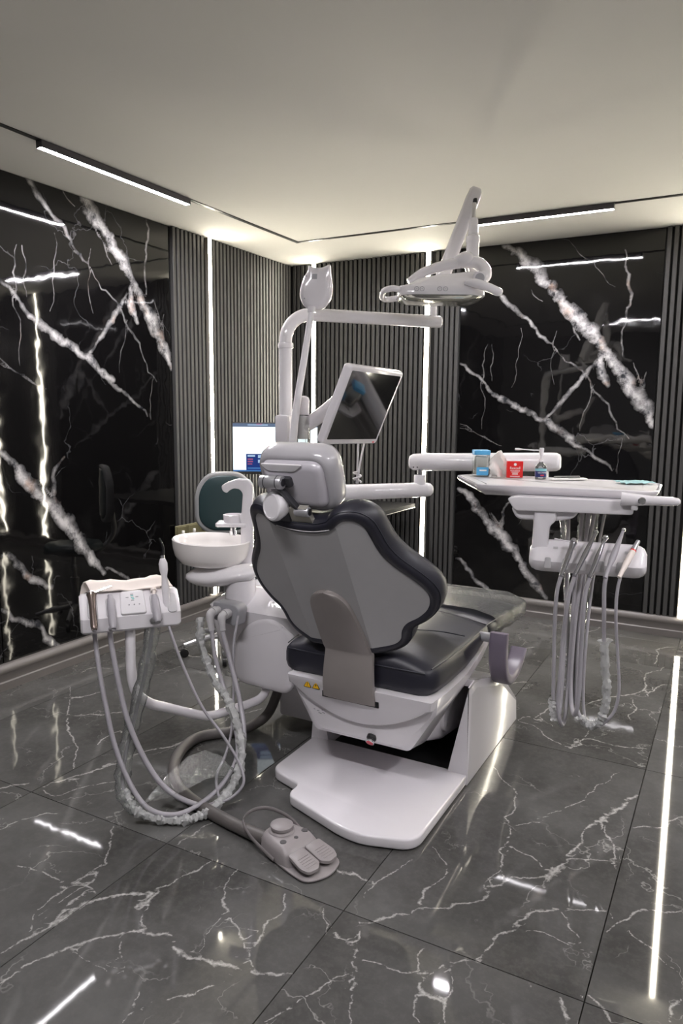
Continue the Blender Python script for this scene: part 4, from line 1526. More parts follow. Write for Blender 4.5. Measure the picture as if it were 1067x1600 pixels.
mb.loft(rings)
mb.build('side_cover', 'white_plastic', cus, ang=50)
# connector block with two elbows
cb = Vector((-1.773, 2.277, 0.595))
mb = MB()
mb.prism(fillet([(-.075, -.035), (.048, -.050), (.060, .022), (.04, .040), (-.070, .040)], .012, 4), cb + Vector((.005, .045, .0)), X, Z, -.02, .045, bev=.006)
mb.build('connector_block', 'grey_plastic', cus, ang=40)
for (u, v) in ((-1.803, 2.228, 0.606), (-1.792, 2.212, 0.537)), ((-1.755, 2.241, 0.599), (-1.747, 2.225, 0.541)):
    mb = MB()
    u, v = Vector(u), Vector(v)
    mb.tube(crom([u + Y * .04, u + Y * .005, u - Y * .012 - Z * .012, v], 5), [.017] * 11 + [.016, .015, .014, .0135, .013], 16)
    mb.lathe([(.020, -.010), (.020, .012)], u + Y * .012, Y, 18)
    mb.build('hose_elbow', 'grey_pale', cus, ang=50)
# column, saucer stand, bowl
bc = Vector((-1.95, 2.417, 0.862))
colc = Vector((-1.803, 2.422, 0.676))
mb = MB()
mb.lathe([(.070, -.075), (.066, -.05), (.062, .03), (.002, .03)], colc + Z * .0, Z, 36)
mb.build('column', 'white_plastic', cus, ang=40)
mb = MB()
sr = Vector((-1.909, 2.393, 0.714))
ax_ = (colc - sr)
ax_.z = 0
La = ax_.length
ax_.normalize()
bx_ = Z.cross(ax_)
rings = []
egg = crom([(-.135, 0), (-.10, .075), (0, .10), (La, .085), (La + .07, .05), (La + .085, 0), (La + .07, -.05), (La, -.085), (0, -.10), (-.10, -.075)], 4, closed=True)
for z, off in ((-.045, .07), (-.040, .045), (-.022, .012), (-.006, 0), (.006, .004), (.02, .022), (.034, .045)):
    rings.append([sr + ax_ * float(a) + bx_ * float(b) + Z * (z + .018 * max(0, float(a)) / La) for a, b in inset2(egg, off)])
mb.loft(rings)
mb.build('bowl_stand', 'white_gloss', cus, ang=60)
mb = MB()
mb.lathe([(.002, -.145), (.075, -.145), (.060, -.12), (.060, -.112), (.100, -.108), (.135, -.095), (.156, -.066), (.165, -.03), (.168, .0), (.164, .004), (.160, .002), (.150, -.03), (.125, -.068), (.07, -.088), (.022, -.092), (.02, -.098), (.002, -.099)], bc, (.035, .02, 1), 56)
bowl = mb.build('bowl', 'ceramic', cus, ang=50)
mb = MB()
mb.lathe([(.002, -.0905), (.018, -.0905), (.016, -.0885), (.002, -.088)], bc, (.035, .02, 1), 20)
mb.build('drain', 'chrome', bowl)
# spout: flat upright blade with a hooked top
sp = Vector((-1.821, 2.491, 0.885))
SR, SN = Vector((.878, .479, 0)), Vector((-.479, .878, 0))
mb = MB()
sh = [(-.022, -.14), (.030, -.14), (.030, .215), (.012, .238), (-.035, .240), (-.078, .226), (-.103, .210), (-.098, .188), (-.080, .178), (-.070, .190), (-.050, .200), (-.025, .196), (-.012, .178), (-.018, .10), (-.020, .092), (-.030, .088), (-.031, .075), (-.022, .06)]
mb.prism(fillet(sh, .009, 3), sp, SR, Z, -.022, .022, bev=.007)
mb.build('water_spout', 'white_plastic', cus, ang=40)
cp = Vector((-1.887, 2.484, 0.927))
mb = MB()
mb.prism(fillet([(-.070, -.055), (.065, -.055), (.065, .055), (-.070, .055)], .02, 4), cp, SR, SN, -.008, .008, bev=.004)
mb.build('cup_shelf', 'white_plastic', cus, ang=40)
mb = MB()
mb.lathe([(.048, .008), (.050, .040), (.045, .041), (.043, .010), (.002, .0095)], cp + SR * .008, Z, 32)
mb.build('cup_ring', 'white_plastic', cus, ang=40)
mb = MB()
mb.lathe([(.012, -.045), (.012, -.006)], cp + SR * .0, Z, 16)
mb.lathe([(.0155, -.05), (.0155, -.03)], cp + SR * .0, Z, 16)
mb.build('cup_nozzle', 'chrome', cus)

# ------------------------------------------------------------------ thick trunk hose on the floor
def add_tube(name, pts, r, m, n=12, parent=None, k=6):
    mb = MB()
    mb.tube(crom([Vector(p) for p in pts], k), r, n)
    return mb.build(name, m, parent, ang=60, loc=pts[0] if parent is None else None)


tag(add_tube('floor_hose', [(-1.70, 2.62, .30), (-1.735, 2.60, .16), (-1.765, 2.56, .06), (-1.80, 2.48, .026), (-1.845, 2.40, .022), (-1.93, 2.30, .022), (-1.925, 2.18, .022), (-1.86, 2.05, .022), (-1.76, 1.945, .022), (-1.63, 1.88, .022), (-1.47, 1.84, .022), (-1.32, 1.815, .024), (-1.245, 1.805, .028)], .022, 'hose_taupe', 16), 'thick taupe hose curling over the floor to the foot control', 'hose')

# ------------------------------------------------------------------ assistant instrument holder
asst = thing('assistant_holder', (-1.87, 1.88, .30), 'white assistant instrument holder with a napkin on a bent tube arm', 'instrument holder')
mb = MB()
tp = [Vector((-1.889, 1.868, 0.661)), Vector((-1.885, 1.863, 0.615)), Vector((-1.871, 1.849, 0.477)), Vector((-1.858, 1.855, 0.393)), Vector((-1.835, 1.894, 0.34)), Vector((-1.811, 1.969, 0.297)), Vector((-1.777, 2.103, 0.226)), Vector((-1.757, 2.157, 0.207)), Vector((-1.727, 2.208, 0.211)), Vector((-1.688, 2.311, 0.214)), Vector((-1.671, 2.378, 0.221)), Vector((-1.672, 2.417, 0.253)), Vector((-1.691, 2.427, 0.313))]
mb.tube(crom(tp, 6), .0185, 18)
mb.build('bent_tube', 'white_plastic', asst, ang=60)
AA, AN = Vector((.63, .777, 0)), Vector((.777, -.63, 0))
AO = Vector((-1.883, 1.865, 0.656))


def ap3(x, n, z):
    return AO + AA * x + AN * n + Z * z


# profile (outwards, up): tray top, sloping face, lip
prof = [(-.095, .060), (-.095, .010), (-.07, -.022), (.040, -.028), (.048, -.020), (.048, .026), (.043, .032), (-.022, .095), (-.032, .098), (-.050, .098), (-.056, .090), (-.060, .078), (-.088, .074)]
mb = MB()
rings = []
for x, k in ((-.172, .88), (-.166, .97), (-.158, 1), (-.088, 1), (.088, 1), (.156, 1), (.166, .97), (.174, .88)):
    rings.append([ap3(x, -.02 + (a + .02) * k, .03 + (b - .03) * k) for a, b in prof])
mb.loft(rings)
ab = mb.build('holder_body', 'white_plastic', asst, ang=30)
sl = Vector((0, 0, 0)) + AN * -.065 + Z * .063
SLU = sl.normalized()
SLN = AA.cross(SLU).normalized()
if SLN.z < 0:
    SLN = -SLN
for x in (-.130, -.068, .085, .145):
    mb = MB()
    mb.prism(fillet([(-.017, -.052), (.017, -.052), (.017, .03), (-.017, .03)], .015, 4), ap3(x, .012, .062), AA, SLU, -.002, .004 if AA.cross(SLU).dot(SLN) > 0 else .002, bev=.0015)
    mb.build('holder_recess', 'grey_pale', ab, ang=40)
sgA = 1 if AA.cross(SLU).dot(SLN) > 0 else -1
mb = MB()
mb.prism(fillet([(-.045, -.050), (.045, -.050), (.040, .046), (-.040, .046)], .010, 4), ap3(.008, .010, .064), AA, SLU, -.010, .010, bev=.004)
cpn = mb.build('control_panel', 'white_satin', asst, ang=40)
mb = MB()
po = ap3(.008, .010, .064) + SLN * .0104
for x, y, w in ((-.001, .030, .010), (-.018, .018, .010), (.016, .018, .010), (.0, .004, .010)):
    mb.box(po + AA * x + SLU * y, (w, .0025, .0006), (AA, SLU, SLN))
mb.build('key_marks', 'print_grey', cpn, ang=0)
mb = MB()
for x, y, w in ((-.001, .024, .010), (.0, .016, .010), (.002, .010, .008)):
    mb.box(po + AA * x + SLU * y, (w, .003, .0005), (AA, SLU, SLN))
mb.build('display', 'print_teal', cpn, ang=0)
for x in (-.014, .004, .022):
    mb = MB()
    mb.lathe([(.0004, 0), (.0024, 0), (.0024, .0008), (.0004, .0008)], po + AA * x - SLU * .014, SLN, 10)
    mb.build('indicator', 'print_grey', cpn)

# paper napkin draped over the top of the holder
mb = MB()
rows = []
for i, t in enumerate(np.linspace(0, 1, 13)):
    x = -.165 + .285 * t
    lift = .006 * math.sin(t * 9) + .004 * math.sin(t * 23)
    rows.append([ap3(x + .006 * k, n, z + lift * (1 if k < 3 else .5)) for k, (n, z) in enumerate(((-.100, .082), (-.098, .112), (-.085, .128), (-.060, .134), (-.048, .126), (-.036, .112), (-.020, .1045)))])
mb.grid(rows, thick=(0, 0, .0035))
tag(mb.build('paper_napkin', 'paper_cream', None, ang=60, loc=ap3(-.02, -.05, .10)), 'folded cream paper napkin lying on the assistant holder', 'napkin')


def hose(pts, r, m='hose_grey', parent=None, name='hose', n=10, k=6):
    return add_tube(name, pts, r, m, n, parent, k)


# three-way syringe
t = thing('air_syringe', ap3(-.130, .02, .03), 'bronze tinted three-way syringe with a thin nozzle, leftmost on the assistant holder', 'dental tool')
d = (SLU * .8 + AN * -.05).normalized()
c = ap3(-.130, .034, .060)
mb = MB()
mb.tube([c - d * .085, c - d * .07, c + d * .01, c + d * .05, c + d * .062, c + d * .068], [.0095, .0125, .0120, .0150, .0180, .012], 18)
mb.build('handle', 'bronze', t, ang=50)
mb = MB()
mb.tube([c + d * .058, c + d * .072], [.017, .012], 16)
mb.build('head', 'steel', t)
mb = MB()
mb.tube(crom([c + d * .066, c + d * .078 + AA * .03, c + d * .092 + AA * .07], 4), .0028, 8)
mb.build('nozzle', 'chrome', t)
hose([tuple(c - d * .08), (-1.958, 1.765, 0.613), (-1.921, 1.745, 0.501), (-1.874, 1.728, 0.37), (-1.822, 1.714, 0.246), (-1.749, 1.711, 0.122), (-1.676, 1.718, 0.055), (-1.601, 1.761, 0.033), (-1.562, 1.847, 0.041), (-1.543, 1.942, 0.069), (-1.538, 2.023, 0.127), (-1.575, 2.082, 0.194), (-1.656, 2.134, 0.298), (-1.736, 2.168, 0.427), (-1.779, 2.196, 0.541)], .0085, parent=t)

t = thing('suction_handpiece', ap3(-.068, .02, .03), 'plain grey straight handpiece, second from left on the assistant holder', 'dental tool')
c = ap3(-.068, .034, .060)
mb = MB()
mb.tube([c - d * .090, c - d * .07, c + d * .0, c + d * .035, c + d * .040, c + d * .052], [.0095, .0145, .0150, .0115, .0095, .0085], 18)
mb.build('handle', 'hose_grey', t, ang=50)
hose([tuple(c - d * .085), (-1.918, 1.799, 0.615), (-1.873, 1.78, 0.486), (-1.813, 1.766, 0.329), (-1.745, 1.771, 0.2), (-1.672, 1.785, 0.108), (-1.598, 1.828, 0.048), (-1.539, 1.891, 0.023), (-1.519, 1.989, 0.067), (-1.539, 2.076, 0.179), (-1.605, 2.148, 0.283), (-1.681, 2.187, 0.431), (-1.735, 2.209, 0.539)], .0095, parent=t)

t = thing('saliva_ejector', ap3(.085, .02, .03), 'grey suction handpiece with a clear plastic sleeve on the assistant holder', 'dental tool')
c = ap3(.085, .034, .060)
mb = MB()
mb.tube([c - d * .080, c - d * .06, c + d * .01, c + d * .035], [.0100, .0155, .0150, .0105], 18)
mb.build('handle', 'hose_grey', t, ang=50)
mb = MB()
mb.tube([c + d * .03, c + d * .055, c + d * .056, c + d * .066], [.0065, .0065, .0105, .0105], 14)
mb.build('tip', 'paper_cream', t, ang=40)
pth = [tuple(c - d * .07), (-1.812, 1.907, 0.639), (-1.808, 1.864, 0.501), (-1.81, 1.803, 0.337), (-1.803, 1.741, 0.208), (-1.771, 1.696, 0.104), (-1.704, 1.696, 0.049), (-1.621, 1.742, 0.018), (-1.545, 1.795, 0.02), (-1.511, 1.885, 0.037), (-1.505, 1.99, 0.1), (-1.542, 2.064, 0.189), (-1.639, 2.12, 0.298), (-1.737, 2.148, 0.373), (-1.811, 2.17, 0.485), (-1.844, 2.202, 0.585)]
hose(pth, .0075, parent=t)
# sleeve: loose flat bag on the first half, crinkled tube on the second
mb = MB()
P = crom([Vector(p) for p in pth[:7]], 6)
rr = [.012 + .013 * math.sin(min(1, i / 8) * math.pi / 2) + .0025 * math.sin(i * 1.7) + .002 * math.sin(i * 3.1) for i in range(len(P))]
mb.tube(P, rr, 14, caps=False, sq=(1.15, .6), jit=.10, seed=8)
mb.build('loose_sleeve', 'clear_film', t, ang=50, label='clear plastic sleeve')
mb = MB()
P = crom([Vector(p) for p in pth[5:]], 16)
rg = random.Random(5)
rr = [.0150 + .003 * math.sin(i * .7) * math.sin(i * .23 + 1) for i in range(len(P))]
mb.tube(P, rr, 11, caps=False, jit=.33, seed=5)
mb.build('crinkled_sleeve', 'crinkled_film', t, ang=25, label='crinkled clear plastic sleeve')
mb = MB()
rows = []
for i, (u, v) in enumerate(((0, 0), (.12, .2), (.3, .6), (.5, 1), (.7, .9), (.88, .5), (1, 0))):
    a, b = Vector((-1.703, 1.692, 0.058)), Vector((-1.506, 1.97, 0.121))
    p = a + (b - a) * u
    rows.append([p + Z * (.005 + .05 * v * q + .008 * math.sin(i * 2 + q * 5)) + Vector((-.10, .12, 0)) * v * q for q in (0, .35, .7, 1)])
mb.grid(rows)
mb.build('sleeve_fold', 'clear_film', t, ang=40)

t = thing('curing_wand', ap3(.145, .02, .03), 'white curing light wand with a bent dark tip standing upright in the holder', 'dental tool')
b0, b1 = Vector((-1.776, 1.948, 0.634)), Vector((-1.814, 1.964, 0.873))
d2 = (b1 - b0).normalized()
Lw = (b1 - b0).length
mb = MB()
mb.tube([b0 + d2 * Lw * q for q in (.10, .14, .35, .55, .72, .82, .92, .985, 1.0)], [.008, .0125, .0135, .0140, .0100, .0155, .0160, .0100, .0085], 18)
mb.build('handle', 'white_plastic', t, ang=60)
mb = MB()
mb.tube([b0 - d2 * Lw * .02, b0 + d2 * Lw * .13], [.0085, .0100], 16)
mb.build('grip_end', 'taupe_metal', t)
mb = MB()
mb.tube([b0 + d2 * Lw * .985, b0 + d2 * Lw * 1.04], [.0090, .0085], 16)
mb.build('chrome_collar', 'chrome', t)
mb = MB()
mb.tube(crom([b1 + d2 * .01, Vector((-1.815, 1.969, 0.905)), Vector((-1.822, 1.968, 0.928)), Vector((-1.831, 1.966, 0.944))], 6), list(np.linspace(.0062, .0045, 19)), 14)
mb.build('tip', 'black_gloss', t, ang=60)
hose([tuple(b0), (-1.764, 1.94, 0.614), (-1.709, 1.94, 0.495), (-1.625, 1.941, 0.354), (-1.549, 1.957, 0.26), (-1.486, 1.966, 0.172), (-1.449, 1.953, 0.108), (-1.468, 1.925, 0.063), (-1.51, 1.899, 0.045), (-1.571, 1.952, 0.088), (-1.596, 2.037, 0.131), (-1.623, 2.114, 0.203), (-1.664, 2.182, 0.339), (-1.693, 2.223, 0.484), (-1.709, 2.277, 0.594)], .0052, parent=t, n=8)

# ================================================================== delivery unit (arms, tray, instrument holder)
dl = thing('delivery_unit', (PX, PY, 1.0), 'white dentist tray with instrument holder on a jointed tubular arm', 'dental tray')
g0, g1 = Vector((PX, PY, 1.048)), Vector((-1.236, 3.067, 1.061))
gd = (g1 - g0).normalized()
mb = MB()
mb.tube([g0 + gd * .01, g0 + gd * .1, g1 - gd * .03, g1, g1 + gd * .022, g1 + gd * .034, g1 + gd * .038], [.038, .038, .0335, .0335, .030, .020, .006], 28)
mb.build('lower_arm', 'white_gloss', dl, ang=50)
pj = Vector((-1.257, 3.053, 1.12))
mb = MB()
mb.lathe([(.027, -.075), (.027, .004), (.025, .010), (.002, .011)], pj, Z, 24)
mb.build('joint_post', 'white_gloss', dl)
mb = MB()
mb.lathe([(.012, .0), (.012, .05)], pj, Z, 18)
mb.build('joint_pin', 'chrome', dl)
h0, h1 = Vector((-1.281, 3.061, 1.186)), Vector((-0.676, 3.13, 1.206))
hd = (h1 - h0).normalized()
mb = MB()
mb.tube([h0 - hd * .030, h0 - hd * .026, h0 - hd * .012, h0 + hd * .02, h1 - hd * .02, h1 + hd * .01, h1 + hd * .024, h1 + hd * .028], [.022, .031, .038, .0395, .0405, .039, .032, .022], 28)
ua = mb.build('upper_arm', 'white_gloss', dl, ang=50)
for q in ((-1.259, 2.979, 1.168), (-1.24, 2.978, 1.169), (-0.685, 2.963, 1.196)):
    mb = MB()
    mb.ball(q, .0035, 8)
    mb.build('screw', 'dark_steel', ua)
TZ = 1.145
tray = [(-.845, 2.60), (-.25, 2.68), (-.225, 2.72), (-.24, 3.02), (-.30, 3.08), (-.99, 3.06), (-1.045, 2.95)]
tr_o = fillet(tray, [.03, .02, .02, .05, .04, .03, .02], 5)
mb = MB()
rings = []
for z, off in ((-.042, .045), (-.040, .040), (-.022, .010), (-.010, .001), (-.002, 0), (.001, .004), (.0, .010), (-.004, .014), (-.004, .06)):
    rings.append([(x, y, TZ + z) for x, y in inset2(tr_o, off)])
mb.loft(rings)
mb.build('tray', 'white_plastic', dl, ang=30)
mb = MB()
mb.loft([[(x, y, TZ + z) for x, y in inset2(tr_o, off)] for z, off in ((-.0042, .0145), (-.0018, .0155), (-.0016, .05))], False, True)
mb.build('tray_mat', 'tray_mat', dl, ang=30)
mb = MB()
mb.lathe([(.024, -.075), (.024, -.02)], h1 - hd * .045 - Z * .0, Z, 20)
mb.build('tray_pivot', 'white_gloss', dl)
# body below the tray
TU, TV = Vector((.990, .138, 0)), Vector((-.138, .990, 0))
b0 = Vector((-.495, 2.665, 1.082))
mb = MB()
bod = fillet([(-.205, -.024), (.195, -.018), (.195, .030), (-.205, .030), (-.235, .020)], .012, 4)
mb.prism(bod, b0, TU, Z, -.30, .055, bev=.005)
mb.build('tray_body', 'white_plastic', dl, ang=40)
mb = MB()
bod = fillet([(-.20, -.058), (-.06, -.058), (.0, -.045), (.02, -.012), (-.225, -.012)], .02, 5)
mb.prism(bod, b0, TU, Z, -.22, .030, bev=.008)
mb.build('body_underside', 'white_satin', dl, ang=40)
mb = MB()
hdl = Vector((-0.291, 2.625, 1.119))
mb.tube([hdl - TU * .045 + Z * .002, hdl, hdl + TU * .05, hdl + TU * .115, hdl + TU * .135, hdl + TU * .142], [.024, .021, .0165, .0155, .0125, .006], 20)
hn = mb.build('handle', 'white_plastic', dl, ang=50)
mb = MB()
kb = hdl + TU * .022 - TV * .019
mb.lathe([(.002, .009), (.006, .009), (.006, .006), (.010, .006), (.0125, .004), (.0125, -.004)], kb, -TV, 22)
mb.build('chrome_knob', 'chrome', hn)
mb = MB()
mb.box(hdl - Z * .027 + TU * .0, (.022, .022, .016), (TU, TV, Z), bev=.004)
mb.build('handle_button', 'grey_pale', hn)
mb = MB()
mb.box(Vector((-0.38, 2.673, 1.072)), (.028, .03, .026), (TU, TV, Z), bev=.002)
mb.build('amber_clip', 'amber_plastic', dl)
# C-shaped bracket and the holder bar
HB = Vector((-0.431, 2.629, 0.892))
mb = MB()
br = [(-.190, .165), (-.115, .165), (-.115, .020), (-.14, .0), (-.14, -.04), (-.17, -.045), (-.192, -.02), (-.196, .02)]
mb.prism(fillet([(-.196, .175), (-.118, .175), (-.118, .135), (-.140, .115), (-.143, .045), (-.120, .018), (-.120, -.01), (-.185, -.01), (-.200, .03)], .014, 4), HB, TU, Z, -.055, .0, bev=.008)
mb.build('holder_bracket', 'white_plastic', dl, ang=40)
hprof = [(-.060, .052), (-.060, .0), (-.045, -.040), (.010, -.048), (.032, -.030), (.040, -.006), (.034, .004), (-.018, .058), (-.030, .062), (-.052, .060)]
mb = MB()
rings = []
for x, k in ((-.205, .55), (-.196, .80), (-.180, .95), (-.160, 1), (.150, 1), (.168, .95), (.182, .80), (.190, .55)):
    rings.append([HB + TU * x - TV * ((-.01 + (a + .01) * k)) + Z * (.0 + b * k) for a, b in hprof])
mb.loft(rings)
hb = mb.build('instrument_rack', 'white_plastic', dl, ang=35)
SU = (TV * .052 + Z * .054).normalized()
SNv = TU.cross(SU).normalized()
if SNv.z < 0:
    SNv = -SNv
for x in (-.115, -.055, .005, .065, .125):
    mb = MB()
    c = HB + TU * x - TV * .012 + Z * .0305
    mb.box(c + SU * .012 + SNv * .0006, (.016, .009, .0008), (TU, SU, SNv))
    mb.build('slot_mark', 'grey_pale', hb, ang=0)
    mb = MB()
    mb.prism(fillet([(-.013, -.020), (.013, -.020), (.009, .020), (-.009, .020)], .005, 3), HB + TU * (x - .022) - TV * .0375 - Z * .010, TU, Z, -.002, .004, bev=.0015)
    mb.build('notch_shade', 'grey_pale', hb, ang=40)  # grey patch on the lip, painting the shade of a recess

# ------------------------------------------------------------------ handpieces with their hoses
TRAYZ = 1.075


def handpiece(name, label, tip, mid, end, radii, m, hose_pts, hr, tip_m='chrome'):
    t = thing(name, end, label, 'dental tool', 'handpieces on the dentist tray')
    tip, mid, end = Vector(tip), Vector(mid), Vector(end)
    ax = (tip - end).normalized()
    L = (tip - end).length
    P = [end + (tip - end) * q for q, _ in radii]
    mb = MB()
    mb.tube(P, [k for _, k in radii], 16)
    mb.build('body', m, t, ang=50)
    hose([tuple(end + ax * .02)] + hose_pts, hr, parent=t, n=9)
    return t, ax, tip


t, ax, tip = handpiece('air_syringe', 'metal three-way syringe with side nozzle, leftmost on the instrument rack', (-0.479, 2.588, 0.961), (-0.486, 2.526, 0.907), (-0.496, 2.484, 0.857), ((0, .0075), (.3, .0085), (.55, .0105), (.8, .0095), (.95, .0120), (1, .0135)), 'tool_steel',
                       [(-0.505, 2.484, 0.811), (-0.508, 2.483, 0.743), (-0.509, 2.491, 0.65), (-0.505, 2.487, 0.536), (-0.5, 2.484, 0.421), (-0.492, 2.499, 0.346), (-0.493, 2.582, 0.364), (-0.505, 2.655, 0.582), (-0.518, 2.707, 0.811), (-0.534, 2.757, 1.045)], .0068)
mb = MB()
mb.tube([tip - ax * .004, tip + ax * .012], [.0145, .010], 16)
mb.build('head', 'chrome', t)
mb = MB()
mb.tube(crom([tip, Vector((-0.503, 2.575, 0.965)), Vector((-0.541, 2.567, 0.971))], 4), .0022, 8)
mb.build('nozzle', 'white_plastic', t)
mb = MB()
P = crom([Vector((-0.5, 2.484, 0.421)), Vector((-0.498, 2.489, 0.377)), Vector((-0.492, 2.498, 0.337))], 8)
mb.tube(P, [.015] * len(P), 10, caps=False, jit=.35, seed=6)
mb.build('film_sleeve', 'crinkled_film', t, ang=25)

TURB = ((0, .0070), (.25, .0080), (.5, .0100), (.62, .0088), (.85, .0062), (.97, .0062), (1, .0070))
t, ax, tip = handpiece('turbine_handpiece', 'slim steel turbine, second from left on the instrument rack', (-0.412, 2.63, 0.995), (-0.439, 2.541, 0.909), (-0.454, 2.496, 0.86), TURB, 'tool_steel',
                       [(-0.465, 2.493, 0.803), (-0.473, 2.488, 0.725), (-0.482, 2.502, 0.628), (-0.481, 2.488, 0.529), (-0.483, 2.481, 0.414), (-0.474, 2.485, 0.337), (-0.471, 2.541, 0.316), (-0.474, 2.596, 0.387), (-0.481, 2.65, 0.539), (-0.488, 2.701, 0.743), (-0.488, 2.752, 0.928), (-0.491, 2.794, 1.056)], .0072)
mb = MB()
mb.rod(tip - TV * .008 + Z * .002, tip + TV * .006 + Z * .002, .0075, 16, bev=.002)
mb.build('head', 'chrome', t)
t, ax, tip = handpiece('turbine_handpiece', 'short steel turbine with a round chrome head, middle of the instrument rack', (-0.38, 2.633, 0.979), (-0.392, 2.565, 0.901), (-0.406, 2.511, 0.858), TURB, 'tool_steel',
                       [(-0.416, 2.509, 0.806), (-0.419, 2.505, 0.717), (-0.421, 2.518, 0.588), (-0.419, 2.51, 0.452), (-0.428, 2.514, 0.366), (-0.452, 2.57, 0.365), (-0.47, 2.622, 0.464), (-0.475, 2.686, 0.676), (-0.47, 2.755, 0.881), (-0.47, 2.805, 1.056)], .0078)
mb = MB()
mb.ball(tip, .010, 14)
mb.build('head', 'chrome', t)
t, ax, tip = handpiece('scaler_handpiece', 'tall grey handpiece tapering to a chrome tip, second from right on the instrument rack', (-0.325, 2.656, 1.008), (-0.344, 2.583, 0.919), (-0.359, 2.525, 0.859), ((0, .0068), (.22, .0075), (.38, .0112), (.55, .0110), (.72, .0085), (.9, .0055), (1, .0050)), 'hose_grey',
                       [(-0.359, 2.53, 0.82), (-0.355, 2.53, 0.731), (-0.353, 2.551, 0.635), (-0.342, 2.551, 0.522), (-0.335, 2.552, 0.431), (-0.345, 2.547, 0.36), (-0.376, 2.548, 0.32), (-0.419, 2.582, 0.326), (-0.447, 2.622, 0.383), (-0.463, 2.697, 0.626), (-0.461, 2.775, 0.903), (-0.45, 2.827, 1.055)], .0070)
mb = MB()
mb.ball(tip, .0075, 12)
mb.build('head', 'chrome', t)
mb = MB()
P = crom([Vector((-0.353, 2.551, 0.635)), Vector((-0.342, 2.551, 0.522)), Vector((-0.335, 2.552, 0.431)), Vector((-0.345, 2.547, 0.36)), Vector((-0.376, 2.548, 0.32)), Vector((-0.419, 2.582, 0.326))], 9)
rg = random.Random(9)
rr = [.0140 + rg.uniform(-.001, .001) for _ in P]
rr[0] = .026
rr[1] = .017
mb.tube(P, rr, 11, caps=False, jit=.30, seed=4)
mb.build('film_sleeve', 'crinkled_film', t, ang=25, label='crinkled clear sleeve with a flared top')
t, ax, tip = handpiece('motor_handpiece', 'pale handpiece with a red ring and steel nose, rightmost on the instrument rack', (-0.276, 2.666, 0.973), (-0.305, 2.591, 0.91), (-0.317, 2.548, 0.861), ((0, .0070), (.2, .0078), (.35, .0105), (.70, .0108)), 'paper_cream',
                       [(-0.32, 2.55, 0.81), (-0.319, 2.548, 0.721), (-0.309, 2.568, 0.592), (-0.297, 2.567, 0.468), (-0.305, 2.563, 0.391), (-0.331, 2.553, 0.345), (-0.365, 2.552, 0.316), (-0.409, 2.599, 0.322), (-0.43, 2.653, 0.449), (-0.436, 2.737, 0.718), (-0.427, 2.809, 0.925), (-0.416, 2.846, 1.055)], .0055)
e_, L = Vector((-0.317, 2.548, 0.861)), (Vector((-0.276, 2.666, 0.973)) - Vector((-0.317, 2.548, 0.861))).length
mb = MB()
mb.tube([e_ + ax * L * .70, e_ + ax * L * .73], [.0109, .0107], 16)
mb.build('red_ring', 'red', t)
mb = MB()
mb.tube([e_ + ax * L * .73, e_ + ax * L * .92, e_ + ax * L * .99, e_ + ax * L], [.0105, .0078, .0068, .004], 16)
mb.build('nose', 'steel', t)

# clear sleeves round the supply lines behind the rack
SLEEVE_PATHS = ([(-0.561, 2.779, 1.06), (-0.55, 2.76, 0.97), (-0.535, 2.742, 0.876), (-0.516, 2.719, 0.736), (-0.5, 2.691, 0.573), (-0.485, 2.637, 0.395)],
                [(-0.493, 2.828, 1.059), (-0.488, 2.805, 0.969), (-0.486, 2.78, 0.875), (-0.481, 2.738, 0.736), (-0.477, 2.704, 0.573), (-0.465, 2.634, 0.375)],
                [(-0.456, 2.859, 1.058), (-0.456, 2.834, 0.968), (-0.458, 2.806, 0.873), (-0.459, 2.761, 0.734), (-0.463, 2.712, 0.573), (-0.457, 2.645, 0.348)])
for k, (pp, rad) in enumerate(zip(SLEEVE_PATHS, (.011, .017, .015))):
    lab = ('narrow clear film sleeve hanging nearest the rack bracket', 'wide crinkled film sleeve hanging behind the middle of the rack', 'crinkled film sleeve hanging behind the right of the rack')[k]
    t = thing('film_sleeve', pp[0], lab, 'plastic sleeve', 'film sleeves under the dentist tray')
    P = crom([Vector(p) for p in pp], 10)
    rg = random.Random(20 + k)
    mb = MB()
    mb.tube(P, [rad * (1 + rg.uniform(-.05, .05)) for _ in P], 10, caps=False, jit=.28, seed=20 + k)
    mb.build('film', 'clear_film', t, ang=30)
    hose(pp, .0055, 'hose_grey', t, 'supply_line', 8)

# ------------------------------------------------------------------ things lying on the tray
TT = TZ + .0005


def on_tray(u, v):
    return Vector((u, v, TT))


CR, CB = Vector((.878, .479, 0)), Vector((-.479, .878, 0))
q0 = on_tray(-.945, 2.965)
t = thing('dispenser_box', q0, 'clear plastic box with blue lid and blue label on the tray', 'box')
bx, by, bz = .032, .03, .092
mb = MB()
mb.box(q0 + Z * bz / 2, (bx * 2, by * 2, bz), (CR, CB, Z), bev=.003)
mb.build('body', 'clear_plastic', t)
mb = MB()
mb.box(q0 + Z * (bz + .008), (bx * 2 + .003, by * 2 + .003, .020), (CR, CB, Z), bev=.003)
mb.build('lid', 'sky_blue', t)
mb = MB()
mb.box(q0 + Z * .022 - CB * (by + .0006) + CR * .002, (.050, .001, .034), (CR, CB, Z))
lb = mb.build('label_panel', 'sky_blue', t, ang=0)
mb = MB()
mb.box(q0 + Z * .026 - CB * (by + .0014) + CR * .004, (.030, .0006, .006), (CR, CB, Z))
mb.build('label_print', 'print_white', lb, ang=0)
mb = MB()
mb.box(q0 + Z * .045, (bx * 2 - .010, by * 2 - .010, .080), (CR, CB, Z), bev=.012, seg=3)
mb.build('contents', 'paper', t)
q1 = on_tray(-.865, 2.975)
mb = MB()
rg = random.Random(3)
rows = []
